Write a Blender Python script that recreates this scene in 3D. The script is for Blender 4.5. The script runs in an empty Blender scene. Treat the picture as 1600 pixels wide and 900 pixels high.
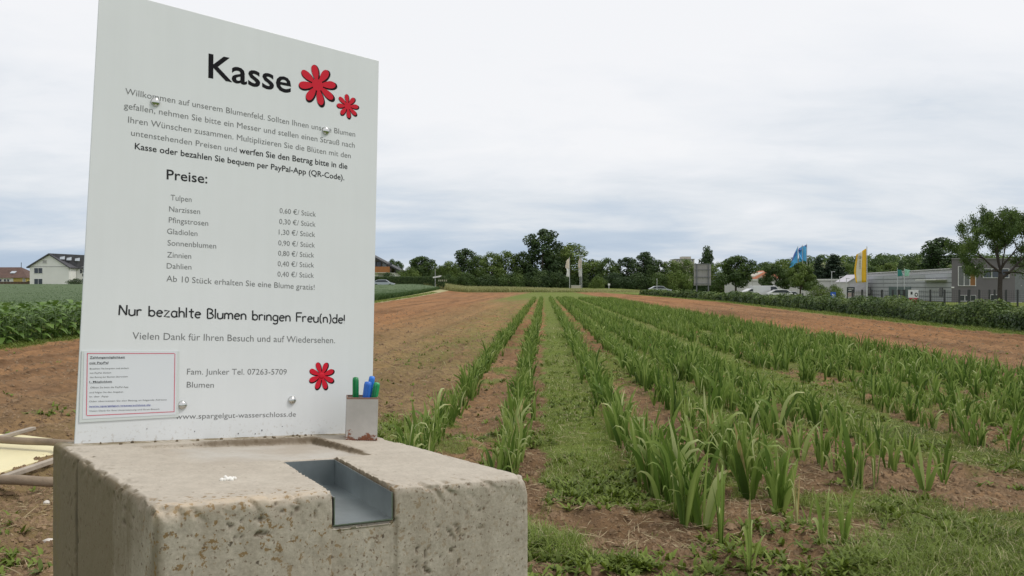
import bpy, bmesh, math, random
import numpy as np
from mathutils import Vector, Matrix
random.seed(7)
RNG = np.random.default_rng(11)
SC = bpy.context.scene
COL = SC.collection
rad = math.radians

# ---------------------------------------------------------------- camera
EYE = 1.35
cam = bpy.data.cameras.new("camera"); cam_o = bpy.data.objects.new("camera", cam); COL.objects.link(cam_o)
cam.sensor_width = 36.0; cam.lens = 36.0 * 1370 / 1600; cam.clip_start = 0.05; cam.clip_end = 9000
cam_o.location = (0, 0, EYE); cam_o.rotation_euler = (rad(90 - 0.125), 0, 0)
SC.camera = cam_o
# ---------------------------------------------------------------- exposure
SC.view_settings.view_transform = 'Standard'; SC.view_settings.look = 'None'
SC.view_settings.exposure = 0.0; SC.view_settings.gamma = 1.0
# ---------------------------------------------------------------- sky and sun
SUN_EL, SUN_AZ = 54, 92          # azimuth clockwise from +Y
world = bpy.data.worlds.new("World"); SC.world = world; world.use_nodes = True
def build_world():
    nt = world.node_tree; nt.nodes.clear(); N = nt.nodes.new; Lk = nt.links.new
    out = N('ShaderNodeOutputWorld'); bg = N('ShaderNodeBackground')
    sky = N('ShaderNodeTexSky'); sky.sky_type = 'NISHITA'; sky.sun_disc = False
    sky.sun_elevation = rad(SUN_EL); sky.sun_rotation = rad(SUN_AZ)
    sky.dust_density = 2.0
    tc = N('ShaderNodeTexCoord'); sep = N('ShaderNodeSeparateXYZ'); Lk(tc.outputs['Generated'], sep.inputs[0])
    def M(op, a, b=None, c=None, clamp=False):
        n = N('ShaderNodeMath'); n.operation = op; n.use_clamp = clamp
        for i, v in enumerate((a, b, c)):
            if v is None: continue
            if isinstance(v, (int, float)): n.inputs[i].default_value = v
            else: Lk(v, n.inputs[i])
        return n.outputs[0]
    x, y, z = sep.outputs
    zc = M('MAXIMUM', z, 0.0)
    den = M('ADD', zc, 0.17)
    u = M('DIVIDE', x, den); v = M('DIVIDE', y, den)
    def cloud(rot, sx, sy, scale, detail, seed, rough=.55, dist=0.0):
        c = N('ShaderNodeCombineXYZ'); Lk(u, c.inputs[0]); Lk(v, c.inputs[1]); c.inputs[2].default_value = seed
        mp = N('ShaderNodeMapping'); Lk(c.outputs[0], mp.inputs[0]); mp.inputs['Rotation'].default_value = (0, 0, rad(rot)); mp.inputs['Scale'].default_value = (sx, sy, 1)
        n = N('ShaderNodeTexNoise'); n.inputs['Scale'].default_value = scale; n.inputs['Detail'].default_value = detail
        n.inputs['Roughness'].default_value = rough; n.inputs['Distortion'].default_value = dist
        Lk(mp.outputs[0], n.inputs[0]); return n.outputs['Fac']
    c1 = cloud(14, .75, 1.1, .95, 6, 3.1, .52, .35)       # long banks
    c2 = cloud(-10, .8, 1.25, 3.0, 8, 7.7, .6, .5)        # streaks
    c3 = cloud(20, 1, 1, .40, 3, 5.3)                     # broad light and dark
    s = M('ADD', M('MULTIPLY', c1, .5), M('ADD', M('MULTIPLY', c2, .15), M('MULTIPLY', c3, .35)))
    s = M('MULTIPLY', M('SUBTRACT', s, .5), 4.1)
    el = M('POWER', zc, .8)
    # overcast deck: blue grey and thin near the horizon, bright higher up
    t = M('ADD', M('MULTIPLY', s, .75), M('MULTIPLY_ADD', el, 2.5, .15))
    r = N('ShaderNodeValToRGB'); Lk(t, r.inputs[0]); e = r.color_ramp.elements
    e[0].position = 0.0; e[0].color = (.47, .575, .715, 1)
    e[1].position = 1.0; e[1].color = (.955, .96, .98, 1)
    k = e.new(.25); k.color = (.57, .66, .775, 1)
    k = e.new(.5); k.color = (.76, .805, .86, 1)
    k = e.new(.75); k.color = (.885, .905, .94, 1)
    mix = N('ShaderNodeMix'); mix.data_type = 'RGBA'; mix.inputs[0].default_value = .93
    sc = N('ShaderNodeMix'); sc.data_type = 'RGBA'; sc.blend_type = 'MULTIPLY'; sc.inputs[0].default_value = 1
    Lk(sky.outputs[0], sc.inputs[6]); sc.inputs[7].default_value = (.1, .1, .1, 1)
    Lk(sc.outputs[2], mix.inputs[6]); Lk(r.outputs[0], mix.inputs[7])
    Lk(mix.outputs[2], bg.inputs[0]); bg.inputs[1].default_value = 1.0
    Lk(bg.outputs[0], out.inputs[0])
build_world()
sun = bpy.data.lights.new("sun", 'SUN'); sun.energy = 1.5; sun.angle = rad(10); sun.color = (1, .95, .88)
sun_o = bpy.data.objects.new("sun", sun); COL.objects.link(sun_o)
_d = Vector((math.sin(rad(SUN_AZ)) * math.cos(rad(SUN_EL)), math.cos(rad(SUN_AZ)) * math.cos(rad(SUN_EL)), math.sin(rad(SUN_EL))))
sun_o.rotation_euler = _d.to_track_quat('Z', 'Y').to_euler(); sun_o.location = (0, 0, 30)

# ---------------------------------------------------------------- helpers
def smooth(t): t = np.clip(t, 0, 1); return t * t * (3 - 2 * t)
def _hash(ix, iy, seed):
    h = (ix.astype(np.int64) * 374761393 + iy.astype(np.int64) * 668265263 + seed * 1442695041) & 0xffffffff
    h = ((h ^ (h >> 13)) * 1274126177) & 0xffffffff
    h = (h ^ (h >> 16)) & 0xffffffff
    return h / 4294967295.0
def vn(x, y, seed=0):
    x = np.asarray(x, float); y = np.asarray(y, float)
    ix = np.floor(x); iy = np.floor(y); fx = x - ix; fy = y - iy
    fx = fx * fx * (3 - 2 * fx); fy = fy * fy * (3 - 2 * fy)
    a = _hash(ix, iy, seed); b = _hash(ix + 1, iy, seed); c = _hash(ix, iy + 1, seed); d = _hash(ix + 1, iy + 1, seed)
    return (a * (1 - fx) + b * fx) * (1 - fy) + (c * (1 - fx) + d * fx) * fy
def fbm(x, y, seed=0, o=4):
    s = 0; a = .5; tot = 0
    for i in range(o):
        s = s + a * vn(np.asarray(x) * 2 ** i + 13.7 * i, np.asarray(y) * 2 ** i + 7.1 * i, seed + i); tot += a; a *= .5
    return s / tot

def terr(X, Y):
    X = np.asarray(X, float); Y = np.asarray(Y, float)
    z = .9 * smooth((Y - 180) / 60) * (1 - smooth((X - 20) / 40))
    z = z + 1.3 * smooth((Y - 50) / 150) * smooth((-X - 9) / 12)
    z = z - 1.1 * smooth((X - 24) / 30)
    return z
def T(X, Y): return float(terr(X, Y))
def at(px, d): return (px - 800) / 1370 * d
def zt(py, d): return EYE - (py - 447) / 1370 * d

def mesh_arr(name, V, F, mat=None, smooth_s=True, attrs=None):
    """V (n,3), F (m,k) array with a fixed k."""
    V = np.asarray(V, np.float32); F = np.asarray(F, np.int32)
    me = bpy.data.meshes.new(name); m, k = F.shape
    me.vertices.add(len(V)); me.vertices.foreach_set('co', V.ravel())
    me.loops.add(m * k); me.loops.foreach_set('vertex_index', F.ravel())
    me.polygons.add(m); me.polygons.foreach_set('loop_start', np.arange(0, m * k, k, dtype=np.int32))
    me.polygons.foreach_set('use_smooth', np.full(m, smooth_s))
    if attrs:
        for an, av in attrs.items():
            a = me.attributes.new(an, 'FLOAT', 'POINT'); a.data.foreach_set('value', np.asarray(av, np.float32).ravel())
    me.update(calc_edges=True)
    if mat: me.materials.append(mat)
    return me
def link(name, me, parent=None, loc=None):
    o = bpy.data.objects.new(name, me); COL.objects.link(o)
    if parent: o.parent = parent
    if loc is not None: o.location = loc
    return o
def tag(o, label, cat, group=None, kind=None):
    o['label'] = label; o['category'] = cat
    if group: o['group'] = group
    if kind: o['kind'] = kind
    return o
def thing(name, label, cat, loc=(0, 0, 0), rz=0, group=None):
    o = bpy.data.objects.new(name, None); COL.objects.link(o); o.empty_display_size = .1
    o.location = loc; o.rotation_euler = (0, 0, rz); return tag(o, label, cat, group)
def structure(name, me, kind='structure'):
    o = link(name, me); o['kind'] = kind; return o
def copy_tree(o, parent=None):
    c = o.copy(); COL.objects.link(c)
    if parent: c.parent = parent
    for ch in o.children: copy_tree(ch, c)
    return c

class MB:
    """collects simple solids into one mesh"""
    def __init__(s): s.v = []; s.f = []
    def add(s, vs, fs):
        b = len(s.v); s.v += [tuple(v) for v in vs]; s.f += [tuple(b + i for i in f) for f in fs]; return s
    def box(s, c, d, rz=0, M=None):
        x, y, z = d[0] / 2, d[1] / 2, d[2] / 2
        vs = [Vector((sx * x, sy * y, sz * z)) for sx in (-1, 1) for sy in (-1, 1) for sz in (-1, 1)]
        R = M if M is not None else Matrix.Rotation(rz, 3, 'Z')
        vs = [R @ v + Vector(c) for v in vs]
        return s.add(vs, [(0, 1, 3, 2), (4, 6, 7, 5), (0, 4, 5, 1), (2, 3, 7, 6), (0, 2, 6, 4), (1, 5, 7, 3)])
    def prism(s, poly, y0, y1):
        """poly in x,z extruded along y"""
        n = len(poly); vs = [(p[0], y0, p[1]) for p in poly] + [(p[0], y1, p[1]) for p in poly]
        fs = [tuple(range(n)), tuple(range(2 * n - 1, n - 1, -1))] + [(i, i + n, (i + 1) % n + n, (i + 1) % n) for i in range(n)]
        return s.add(vs, fs)
    def prismz(s, poly, z0, z1):
        n = len(poly); vs = [(p[0], p[1], z0) for p in poly] + [(p[0], p[1], z1) for p in poly]
        fs = [tuple(range(n - 1, -1, -1)), tuple(range(n, 2 * n))] + [(i, (i + 1) % n, (i + 1) % n + n, i + n) for i in range(n)]
        return s.add(vs, fs)
    def tube(s, pts, rs, n=8, cap=True):
        pts = [Vector(p) for p in pts]; rings = []
        if isinstance(rs, (int, float)): rs = [rs] * len(pts)
        up = Vector((0, 0, 1))
        b = len(s.v)
        for i, p in enumerate(pts):
            t = (pts[min(i + 1, len(pts) - 1)] - pts[max(i - 1, 0)]).normalized()
            a = t.cross(up if abs(t.z) < .95 else Vector((1, 0, 0))).normalized(); c = t.cross(a)
            for k in range(n):
                an = 2 * math.pi * k / n; s.v.append(tuple(p + (a * math.cos(an) + c * math.sin(an)) * rs[i]))
        for i in range(len(pts) - 1):
            for k in range(n):
                s.f.append((b + i * n + k, b + i * n + (k + 1) % n, b + (i + 1) * n + (k + 1) % n, b + (i + 1) * n + k))
        if cap:
            s.f.append(tuple(b + k for k in range(n))[::-1]); s.f.append(tuple(b + (len(pts) - 1) * n + k for k in range(n)))
        return s
    def lathe(s, prof, c=(0, 0, 0), n=16):
        """prof: (r,z) list"""
        b = len(s.v)
        for r, z in prof:
            for k in range(n):
                an = 2 * math.pi * k / n; s.v.append((c[0] + r * math.cos(an), c[1] + r * math.sin(an), c[2] + z))
        for i in range(len(prof) - 1):
            for k in range(n):
                s.f.append((b + i * n + k, b + i * n + (k + 1) % n, b + (i + 1) * n + (k + 1) % n, b + (i + 1) * n + k))
        s.f.append(tuple(b + k for k in range(n))[::-1]); s.f.append(tuple(b + (len(prof) - 1) * n + k for k in range(n)))
        return s
    def mesh(s, name, mat, bevel=0, smooth_s=False):
        me = bpy.data.meshes.new(name); me.from_pydata(s.v, [], s.f); me.update()
        bm = bmesh.new(); bm.from_mesh(me); bmesh.ops.recalc_face_normals(bm, faces=bm.faces)
        if bevel: bmesh.ops.bevel(bm, geom=bm.edges[:], offset=bevel, segments=2, affect='EDGES', profile=.6)
        bm.to_mesh(me); bm.free()
        if smooth_s:
            me.polygons.foreach_set('use_smooth', [True] * len(me.polygons))
        if mat: me.materials.append(mat)
        return me
    def build(s, name, mat, parent=None, loc=None, bevel=0, smooth_s=False):
        return link(name, s.mesh(name, mat, bevel, smooth_s), parent, loc)

def strips(base, az, th0, bend, L, w, tw0, twist, nseg, crease=.0, pw=2.0, tip=2.5, wide=False):
    """N tapering blades at once. wide=True gives a three-column blade with a crease."""
    base = np.asarray(base, float); N = len(base)
    az, th0, bend, L, w, tw0, twist = [np.broadcast_to(np.asarray(a, float), (N,)) for a in (az, th0, bend, L, w, tw0, twist)]
    h = np.stack([np.cos(az), np.sin(az), np.zeros(N)], 1); z = np.array([0, 0, 1.0]); o = np.stack([-np.sin(az), np.cos(az), np.zeros(N)], 1)
    pos = base.copy(); cols = 3 if wide else 2
    V = np.zeros((N, nseg + 1, cols, 3))
    for i in range(nseg + 1):
        t = i / nseg; th = th0 + bend * t ** pw
        tan = np.sin(th)[:, None] * h + np.cos(th)[:, None] * z
        if i: pos = pos + tan * (L / nseg)[:, None]
        nin = np.cos(th)[:, None] * h - np.sin(th)[:, None] * z
        tw = tw0 + twist * t
        side = np.cos(tw)[:, None] * nin + np.sin(tw)[:, None] * o
        ww = w * .5 * min(1, .6 + 1.1 * t) * max(1 - t ** tip, .02)
        V[:, i, 0] = pos - side * ww[:, None]; V[:, i, -1] = pos + side * ww[:, None]
        if wide:
            nn = np.cross(side, tan); V[:, i, 1] = pos + nn * (ww * crease)[:, None]
    V = V.reshape(-1, 3)
    per = (nseg + 1) * cols; f = []
    for i in range(nseg):
        for c in range(cols - 1):
            a = i * cols + c; f.append((a, a + 1, a + cols + 1, a + cols))
    F = (np.array(f)[None] + (np.arange(N) * per)[:, None, None]).reshape(-1, 4)
    return V, F, per
def leafquads(C, Nrm, size, asp=.6, droop=0):
    """a pointed quad leaf at each centre C, facing Nrm"""
    N = len(C); Nrm = Nrm / (np.linalg.norm(Nrm, axis=1, keepdims=True) + 1e-9)
    r = RNG.normal(size=(N, 3)); a = np.cross(Nrm, r); a /= (np.linalg.norm(a, axis=1, keepdims=True) + 1e-9); b = np.cross(Nrm, a)
    s = np.broadcast_to(size, (N,))[:, None]
    V = np.stack([C - a * s * .5, C - b * s * asp * .5 + a * s * .05, C + a * s * .5, C + b * s * asp * .5 + a * s * .05], 1).reshape(-1, 3)
    F = np.arange(4 * N).reshape(N, 4)
    return V, F
def interp(x, xs, ys): return np.interp(x, xs, ys)

# ---------------------------------------------------------------- materials
def newmat(name):
    m = bpy.data.materials.new(name); m.use_nodes = True; nt = m.node_tree
    return m, nt, nt.nodes['Principled BSDF']
def nnode(nt, typ, **kw):
    n = nt.nodes.new(typ)
    for k, v in kw.items(): setattr(n, k, v)
    return n
def noise(nt, scale, detail=4, rough=.55, coord='Object', mapping=None, dist=0):
    tc = nnode(nt, 'ShaderNodeTexCoord'); n = nnode(nt, 'ShaderNodeTexNoise')
    n.inputs['Scale'].default_value = scale; n.inputs['Detail'].default_value = detail; n.inputs['Roughness'].default_value = rough
    n.inputs['Distortion'].default_value = dist
    src = tc.outputs[coord]
    if mapping:
        mp = nnode(nt, 'ShaderNodeMapping'); mp.inputs['Scale'].default_value = mapping; nt.links.new(src, mp.inputs[0]); src = mp.outputs[0]
    nt.links.new(src, n.inputs['Vector']); return n
def ramp(nt, fac, stops):
    r = nnode(nt, 'ShaderNodeValToRGB'); e = r.color_ramp.elements
    while len(e) < len(stops): e.new(.5)
    for i, (p, c) in enumerate(stops):
        e[i].position = p; e[i].color = (*c, 1) if len(c) == 3 else c
    nt.links.new(fac, r.inputs[0]); return r.outputs[0]
def mixc(nt, fac, a, b, mode='MIX'):
    m = nnode(nt, 'ShaderNodeMix', data_type='RGBA', blend_type=mode)
    for sock, v in ((m.inputs[0], fac), (m.inputs[6], a), (m.inputs[7], b)):
        if isinstance(v, (int, float)): sock.default_value = v
        elif isinstance(v, tuple): sock.default_value = (*v, 1) if len(v) == 3 else v
        else: nt.links.new(v, sock)
    return m.outputs[2]
def mth(nt, op, a, b=None, clamp=False):
    n = nnode(nt, 'ShaderNodeMath', operation=op, use_clamp=clamp)
    for i, v in enumerate((a, b)):
        if v is None: continue
        if isinstance(v, (int, float)): n.inputs[i].default_value = v
        else: nt.links.new(v, n.inputs[i])
    return n.outputs[0]
def bump(nt, h, strength=.3, dist=.01):
    b = nnode(nt, 'ShaderNodeBump'); b.inputs['Strength'].default_value = strength; b.inputs['Distance'].default_value = dist
    nt.links.new(h, b.inputs['Height']); return b.outputs[0]
MC = {}
def plain(name, col, rough=.6, metal=0, var=.12, scale=3, bump_s=0, bscale=60, spec=.5):
    """paint, metal, wood... : base colour with slight mottling"""
    if name in MC: return MC[name]
    m, nt, b = newmat(name)
    n = noise(nt, scale, 5)
    c1 = tuple(max(0, c * (1 - var)) for c in col); c2 = tuple(min(1, c * (1 + var)) for c in col)
    nt.links.new(ramp(nt, n.outputs['Fac'], [(.3, c1), (.7, c2)]), b.inputs['Base Color'])
    b.inputs['Roughness'].default_value = rough; b.inputs['Metallic'].default_value = metal; b.inputs['Specular IOR Level'].default_value = spec
    if bump_s:
        n2 = noise(nt, bscale, 4); nt.links.new(bump(nt, n2.outputs['Fac'], bump_s, .01), b.inputs['Normal'])
    MC[name] = m; return m
def foliage(name, stops, transl=.25, rough=.55, objvar=.25, spec=.35):
    m, nt, b = newmat(name)
    a = nnode(nt, 'ShaderNodeAttribute', attribute_name='tint')
    oi = nnode(nt, 'ShaderNodeObjectInfo')
    t = mth(nt, 'ADD', a.outputs['Fac'], mth(nt, 'MULTIPLY', mth(nt, 'SUBTRACT', oi.outputs['Random'], .5), objvar), clamp=True)
    col = ramp(nt, t, stops)
    nt.links.new(col, b.inputs['Base Color']); b.inputs['Roughness'].default_value = rough; b.inputs['Specular IOR Level'].default_value = spec
    tr = nnode(nt, 'ShaderNodeBsdfTranslucent'); nt.links.new(col, tr.inputs['Color'])
    mx = nnode(nt, 'ShaderNodeMixShader'); mx.inputs[0].default_value = transl
    nt.links.new(b.outputs[0], mx.inputs[1]); nt.links.new(tr.outputs[0], mx.inputs[2])
    nt.links.new(mx.outputs[0], nt.nodes['Material Output'].inputs['Surface'])
    return m
M_GLAD = foliage('gladiolus_green', [(0, (.042, .085, .014)), (.3, (.12, .20, .032)), (.6, (.27, .355, .09)), (.92, (.56, .60, .29)), (1, (.42, .33, .14))], .38, .48, .25, .22)
M_GRASS = foliage('grass_green', [(0, (.05, .08, .010)), (.5, (.165, .225, .028)), (.85, (.22, .29, .065)), (1, (.45, .41, .22))], .25, .6)
M_WHEAT = foliage('green_wheat', [(0, (.035, .08, .022)), (.6, (.065, .125, .035)), (1, (.12, .18, .06))], .2, .6)
M_TALLG = foliage('tall_dry_grass', [(0, (.17, .20, .06)), (.6, (.33, .34, .14)), (1, (.48, .44, .24))], .2, .7)
M_STRAW = foliage('dry_straw', [(0, (.22, .16, .08)), (1, (.55, .45, .28))], .1, .7)
M_SUNF = foliage('sunflower_green', [(0, (.045, .10, .018)), (.6, (.135, .23, .045)), (1, (.25, .35, .10))], .22, .5)
M_TREE = foliage('tree_leaves', [(0, (.028, .058, .014)), (.5, (.078, .13, .028)), (1, (.17, .225, .055))], .22, .6)
M_TREEY = foliage('light_tree_leaves', [(0, (.05, .09, .018)), (.5, (.125, .185, .036)), (1, (.24, .29, .075))], .25, .6)
M_TREED = foliage('dark_tree_leaves', [(0, (.018, .04, .012)), (.5, (.046, .085, .023)), (1, (.10, .145, .038))], .18, .6)
M_CONIF = foliage('conifer_needles', [(0, (.010, .024, .012)), (.6, (.022, .045, .02)), (1, (.045, .075, .03))], .1, .7)
M_HEDGE = foliage('hedge_leaves', [(0, (.025, .055, .013)), (.5, (.085, .14, .03)), (.9, (.19, .25, .065)), (1, (.36, .37, .2))], .22, .5)
M_BARK = plain('bark', (.075, .058, .045), .9, 0, .35, 6, .5, 30)
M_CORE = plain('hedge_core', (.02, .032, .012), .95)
# ================================================================ GROUND
ROW_T = .0365                                       # the rows run slightly to the right of straight ahead
HX_Y = [0, 25, 39, 75, 92, 132]; HX_X = [13.3, 14.8, 15.7, 18.6, 19.2, 19.8]
def hedge_x(Y): return np.interp(Y, HX_Y, HX_X)
def left_x(Y): return np.interp(Y, [0, 20, 66, 185], [-10.5, -10.75, -10.7, -13.5])
ROWS = [(-.96, 6.0), (-.27, 5.9), (.78, 4.75), (1.40, 5.2), (2.08, 5.7), (2.66, 5.9), (3.70, 6.9), (4.28, 6.9), (4.98, 7.6), (5.58, 8.0), (6.22, 8.6), (6.80, 9.0)]
def row_shift(i, Y):        # the third and fourth rows wander a little at their near end
    if i == 2: return -.10 * smooth((Y - 5) / 5) + .22 * smooth((5.6 - Y) / 1.6)
    return 0 * Y
def grass_mask(X, Y):
    xr = X - ROW_T * Y
    n1 = fbm(X * 1.3, Y * 1.3, 5, 4) - .5; n2 = fbm(X * 4, Y * 4, 9, 3) - .5
    e = n1 * .35 + n2 * .2
    def band(a, b, s=.10): return smooth((xr + e - a) / s + .5) * smooth((b - xr - e * .8) / s + .5)
    m = band(-.02, .62)
    m = m * smooth((Y - 5.15 + n1 * 1.2) / .5)
    for a, b in ((1.56, 1.98), (2.80, 3.58), (4.42, 4.88), (5.74, 6.10)):
        m = np.maximum(m, band(a, b) * smooth((Y - 6.2 + n1 * 2) / .8))
    # tufts in front of the path and near right ground cover
    m = np.maximum(m, smooth((n1 * .9 + n2 * .6 - .02) / .12) * smooth((5.6 - Y) / .5) * smooth((xr + .35) / .3) * smooth((1.15 - xr) / .3))
    m = np.maximum(m, smooth((X - 1.45 + n1 * 1.6 + (4.3 - Y) * .9) / .5) * smooth((5.15 + .22 * (X - 2) - Y + n1 * 1.5) / .4) * .95)
    m = np.maximum(m, smooth((X - 3.1 + n1 * 1.5) / .3) * smooth((7.1 - Y + n1 * 1.2) / .4) * smooth((Y - 6.2) / .4))
    m = np.maximum(m, .8 * smooth((n1 * 1.2 + .05) / .1) * smooth((xr + 1.9) / .3) * smooth((-1.15 - xr) / .2) * smooth((9.5 - Y) / 1.5))
    m = np.maximum(m, .95 * smooth((n1 + n2 * .8 + .17 - .16 * smooth((xr - 1) / 1) * 0) / .10) * smooth((xr - 1.5) / .3) * smooth((7.0 - xr) / .3) * smooth((Y - 7.5) / 4))
    m = np.maximum(m, .85 * smooth((n1 + n2 * .6 + .05) / .10) * smooth((xr - .7) / .2) * smooth((1.6 - xr) / .1) * smooth((Y - 8) / 6))
    m = np.maximum(m, .7 * smooth((n1 + n2 * .6 + .02) / .10) * smooth((xr + .9) / .2) * smooth((-.05 - xr) / .1) * smooth((Y - 16) / 14))
    m = np.maximum(m, .42 * smooth((n1 + n2 * .8 + .16) / .2) * smooth((xr + 3.6) / 1.6) * smooth((-.7 - xr) / .3) * smooth((Y - 11) / 10) * smooth((120 - Y) / 30))
    # weeds sprinkled everywhere on the flower field
    m = np.maximum(m, .8 * smooth((n1 + n2 * .7 - .11) / .07) * smooth((xr + 1.3) / .4) * smooth((7.1 - xr) / .3))
    m = np.maximum(m, .8 * smooth((n1 + n2 * .7 - .25) / .05) * smooth((-1.5 - xr) / 2) * smooth((9 - Y) / 3))
    # far end of the flower field, verges
    m = np.maximum(m, smooth((Y - 62 + n1 * 45) / 40) * smooth((xr + 4.5 - (Y - 130) * .02) / 1.2) * smooth((7.0 - xr) / 1))
    hx = hedge_x(Y)
    m = np.maximum(m, smooth((X - hx + 1.25 + n1 * .7) / .35))
    m = np.maximum(m, smooth((left_x(Y) - X + .1 + n1 * .4) / .3))
    m = np.maximum(m, smooth((Y - 184) / 2))
    return m
def micro(X, Y):
    xr = X - ROW_T * Y
    soil = (fbm(X * 2.3, Y * 2.3, 21, 3) - .5) * .12 + (fbm(X * 11, Y * 11, 33, 3) - .5) * .075
    fur = .032 * np.cos(xr * 2 * math.pi / .72 + 2.5 * fbm(X * .15, Y * .15, 3, 2)) * ((xr < -1.4) | (xr > 7.1))
    fade = 1 - smooth((Y - 60) / 60)
    g = grass_mask(X, Y)
    return (soil * (1 - .45 * g) + fur * (1 - g)) * fade + .012 * g
def gz(X, Y): return terr(X, Y) + micro(X, Y)

def soil_material():
    m, nt, b = newmat('field_soil')
    g = nnode(nt, 'ShaderNodeAttribute', attribute_name='grass').outputs['Fac']
    dr = nnode(nt, 'ShaderNodeAttribute', attribute_name='path').outputs['Fac']
    n1 = noise(nt, .5, 6, .6); n2 = noise(nt, 9, 6, .65); n3 = noise(nt, 55, 4, .7); n4 = noise(nt, .09, 4, .5, mapping=(1, .35, 1))
    soil = ramp(nt, n1.outputs['Fac'], [(.25, (.16, .10, .056)), (.55, (.235, .15, .082)), (.8, (.31, .21, .125))])
    sp0 = nnode(nt, 'ShaderNodeSeparateXYZ'); tc0 = nnode(nt, 'ShaderNodeTexCoord'); nt.links.new(tc0.outputs['Object'], sp0.inputs[0])
    soil = mixc(nt, mth(nt, 'MULTIPLY', mth(nt, 'MULTIPLY', n4.outputs['Fac'], 1.25), mth(nt, 'MULTIPLY', mth(nt, 'SUBTRACT', sp0.outputs[1], 6), .04, True)), soil, (.30, .14, .055))
    tc = nnode(nt, 'ShaderNodeTexCoord'); sp = nnode(nt, 'ShaderNodeSeparateXYZ'); nt.links.new(tc.outputs['Object'], sp.inputs[0])
    xr = mth(nt, 'SUBTRACT', sp.outputs[0], mth(nt, 'MULTIPLY', sp.outputs[1], .0365))
    cb = nnode(nt, 'ShaderNodeCombineXYZ'); nt.links.new(xr, cb.inputs[0]); nt.links.new(mth(nt, 'MULTIPLY', sp.outputs[1], .045), cb.inputs[1])
    ns = nnode(nt, 'ShaderNodeTexNoise'); ns.inputs['Scale'].default_value = 1.25; ns.inputs['Detail'].default_value = 5; ns.inputs['Roughness'].default_value = .62; nt.links.new(cb.outputs[0], ns.inputs['Vector'])
    soil = mixc(nt, 1, soil, ramp(nt, ns.outputs['Fac'], [(.36, (.66, .64, .62)), (.5, (1, 1, 1)), (.64, (1.22, 1.2, 1.16))]), 'MULTIPLY')
    # thin green-tan germinating band beside the rows
    bnd = mth(nt, 'MULTIPLY', mth(nt, 'MULTIPLY', mth(nt, 'ADD', xr, 6.5), .35, True), mth(nt, 'MULTIPLY', mth(nt, 'SUBTRACT', -1.0, xr), 3, True))
    soil = mixc(nt, mth(nt, 'MULTIPLY', bnd, mth(nt, 'MULTIPLY', n1.outputs['Fac'], .8)), soil, (.25, .20, .09))
    fine = ramp(nt, n2.outputs['Fac'], [(.3, (.62, .62, .62)), (.5, (1, 1, 1)), (.72, (1.28, 1.25, 1.2))])
    soil = mixc(nt, 1.0, soil, fine, 'MULTIPLY')
    speck = ramp(nt, n3.outputs['Fac'], [(.66, (0, 0, 0)), (.74, (1, 1, 1))])
    soil = mixc(nt, mth(nt, 'MULTIPLY', speck, .5), soil, (.50, .37, .22))
    turf = ramp(nt, n2.outputs['Fac'], [(.25, (.065, .095, .016)), (.5, (.13, .175, .028)), (.75, (.22, .235, .06))])
    turf = mixc(nt, ramp(nt, n1.outputs['Fac'], [(.45, (0, 0, 0)), (.7, (.55, .55, .55))]), turf, (.21, .20, .09))
    col = mixc(nt, g, soil, turf)
    col = mixc(nt, dr, col, (.42, .38, .22))
    nt.links.new(col, b.inputs['Base Color']); b.inputs['Roughness'].default_value = .95; b.inputs['Specular IOR Level'].default_value = .15
    h = mth(nt, 'ADD', n2.outputs['Fac'], mth(nt, 'MULTIPLY', n3.outputs['Fac'], .4))
    nt.links.new(bump(nt, h, .9, .05), b.inputs['Normal'])
    return m
M_SOIL = soil_material()

def make_field():
    nr, nc = 640, 600
    Y = np.concatenate([np.geomspace(1.4, 12, 260), np.geomspace(12, 236, nr - 260 + 1)[1:]])
    a = np.linspace(-1, 1, nc); a = .82 * (0.75 * a + .25 * a ** 3)
    X = a[None] * (Y[:, None] + 1.6); YY = np.repeat(Y[:, None], nc, 1)
    Z = gz(X, YY); G = grass_mask(X, YY)
    lx = left_x(YY)
    path = smooth((lx - X + .25) / .25) * smooth((X - lx + .95 + .004 * YY) / .25) * smooth((YY - 34) / 8)
    path = path * (.55 + .45 * vn(X * 2, YY * .6, 4))
    idx = np.arange(nr * nc).reshape(nr, nc)
    F = np.stack([idx[:-1, :-1], idx[:-1, 1:], idx[1:, 1:], idx[1:, :-1]], -1).reshape(-1, 4)
    me = mesh_arr('field', np.stack([X, YY, Z], -1).reshape(-1, 3), F, M_SOIL, True, {'grass': G.ravel(), 'path': path.ravel()})
    return structure('field', me)
make_field()

def make_far_ground():
    m, nt, b = newmat('meadow')
    n1 = noise(nt, .02, 6, .6); n2 = noise(nt, 2.5, 5, .65)
    c = ramp(nt, n1.outputs['Fac'], [(.3, (.07, .115, .03)), (.7, (.125, .16, .05))])
    c = mixc(nt, 1, c, ramp(nt, n2.outputs['Fac'], [(.3, (.75, .75, .75)), (.7, (1.2, 1.2, 1.2))]), 'MULTIPLY')
    nt.links.new(c, b.inputs['Base Color']); b.inputs['Roughness'].default_value = .95; b.inputs['Specular IOR Level'].default_value = .1
    ax = np.concatenate([-np.geomspace(3500, 14, 60), np.linspace(-12, 12, 13), np.geomspace(14, 3500, 60)])
    X, Y = np.meshgrid(ax, ax + 0.0); Z = terr(X, Y) - .16
    n = len(ax); idx = np.arange(n * n).reshape(n, n)
    F = np.stack([idx[:-1, :-1], idx[:-1, 1:], idx[1:, 1:], idx[1:, :-1]], -1).reshape(-1, 4)
    return structure('ground', mesh_arr('ground', np.stack([X, Y, Z], -1).reshape(-1, 3), F, m))
make_far_ground()

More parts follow.
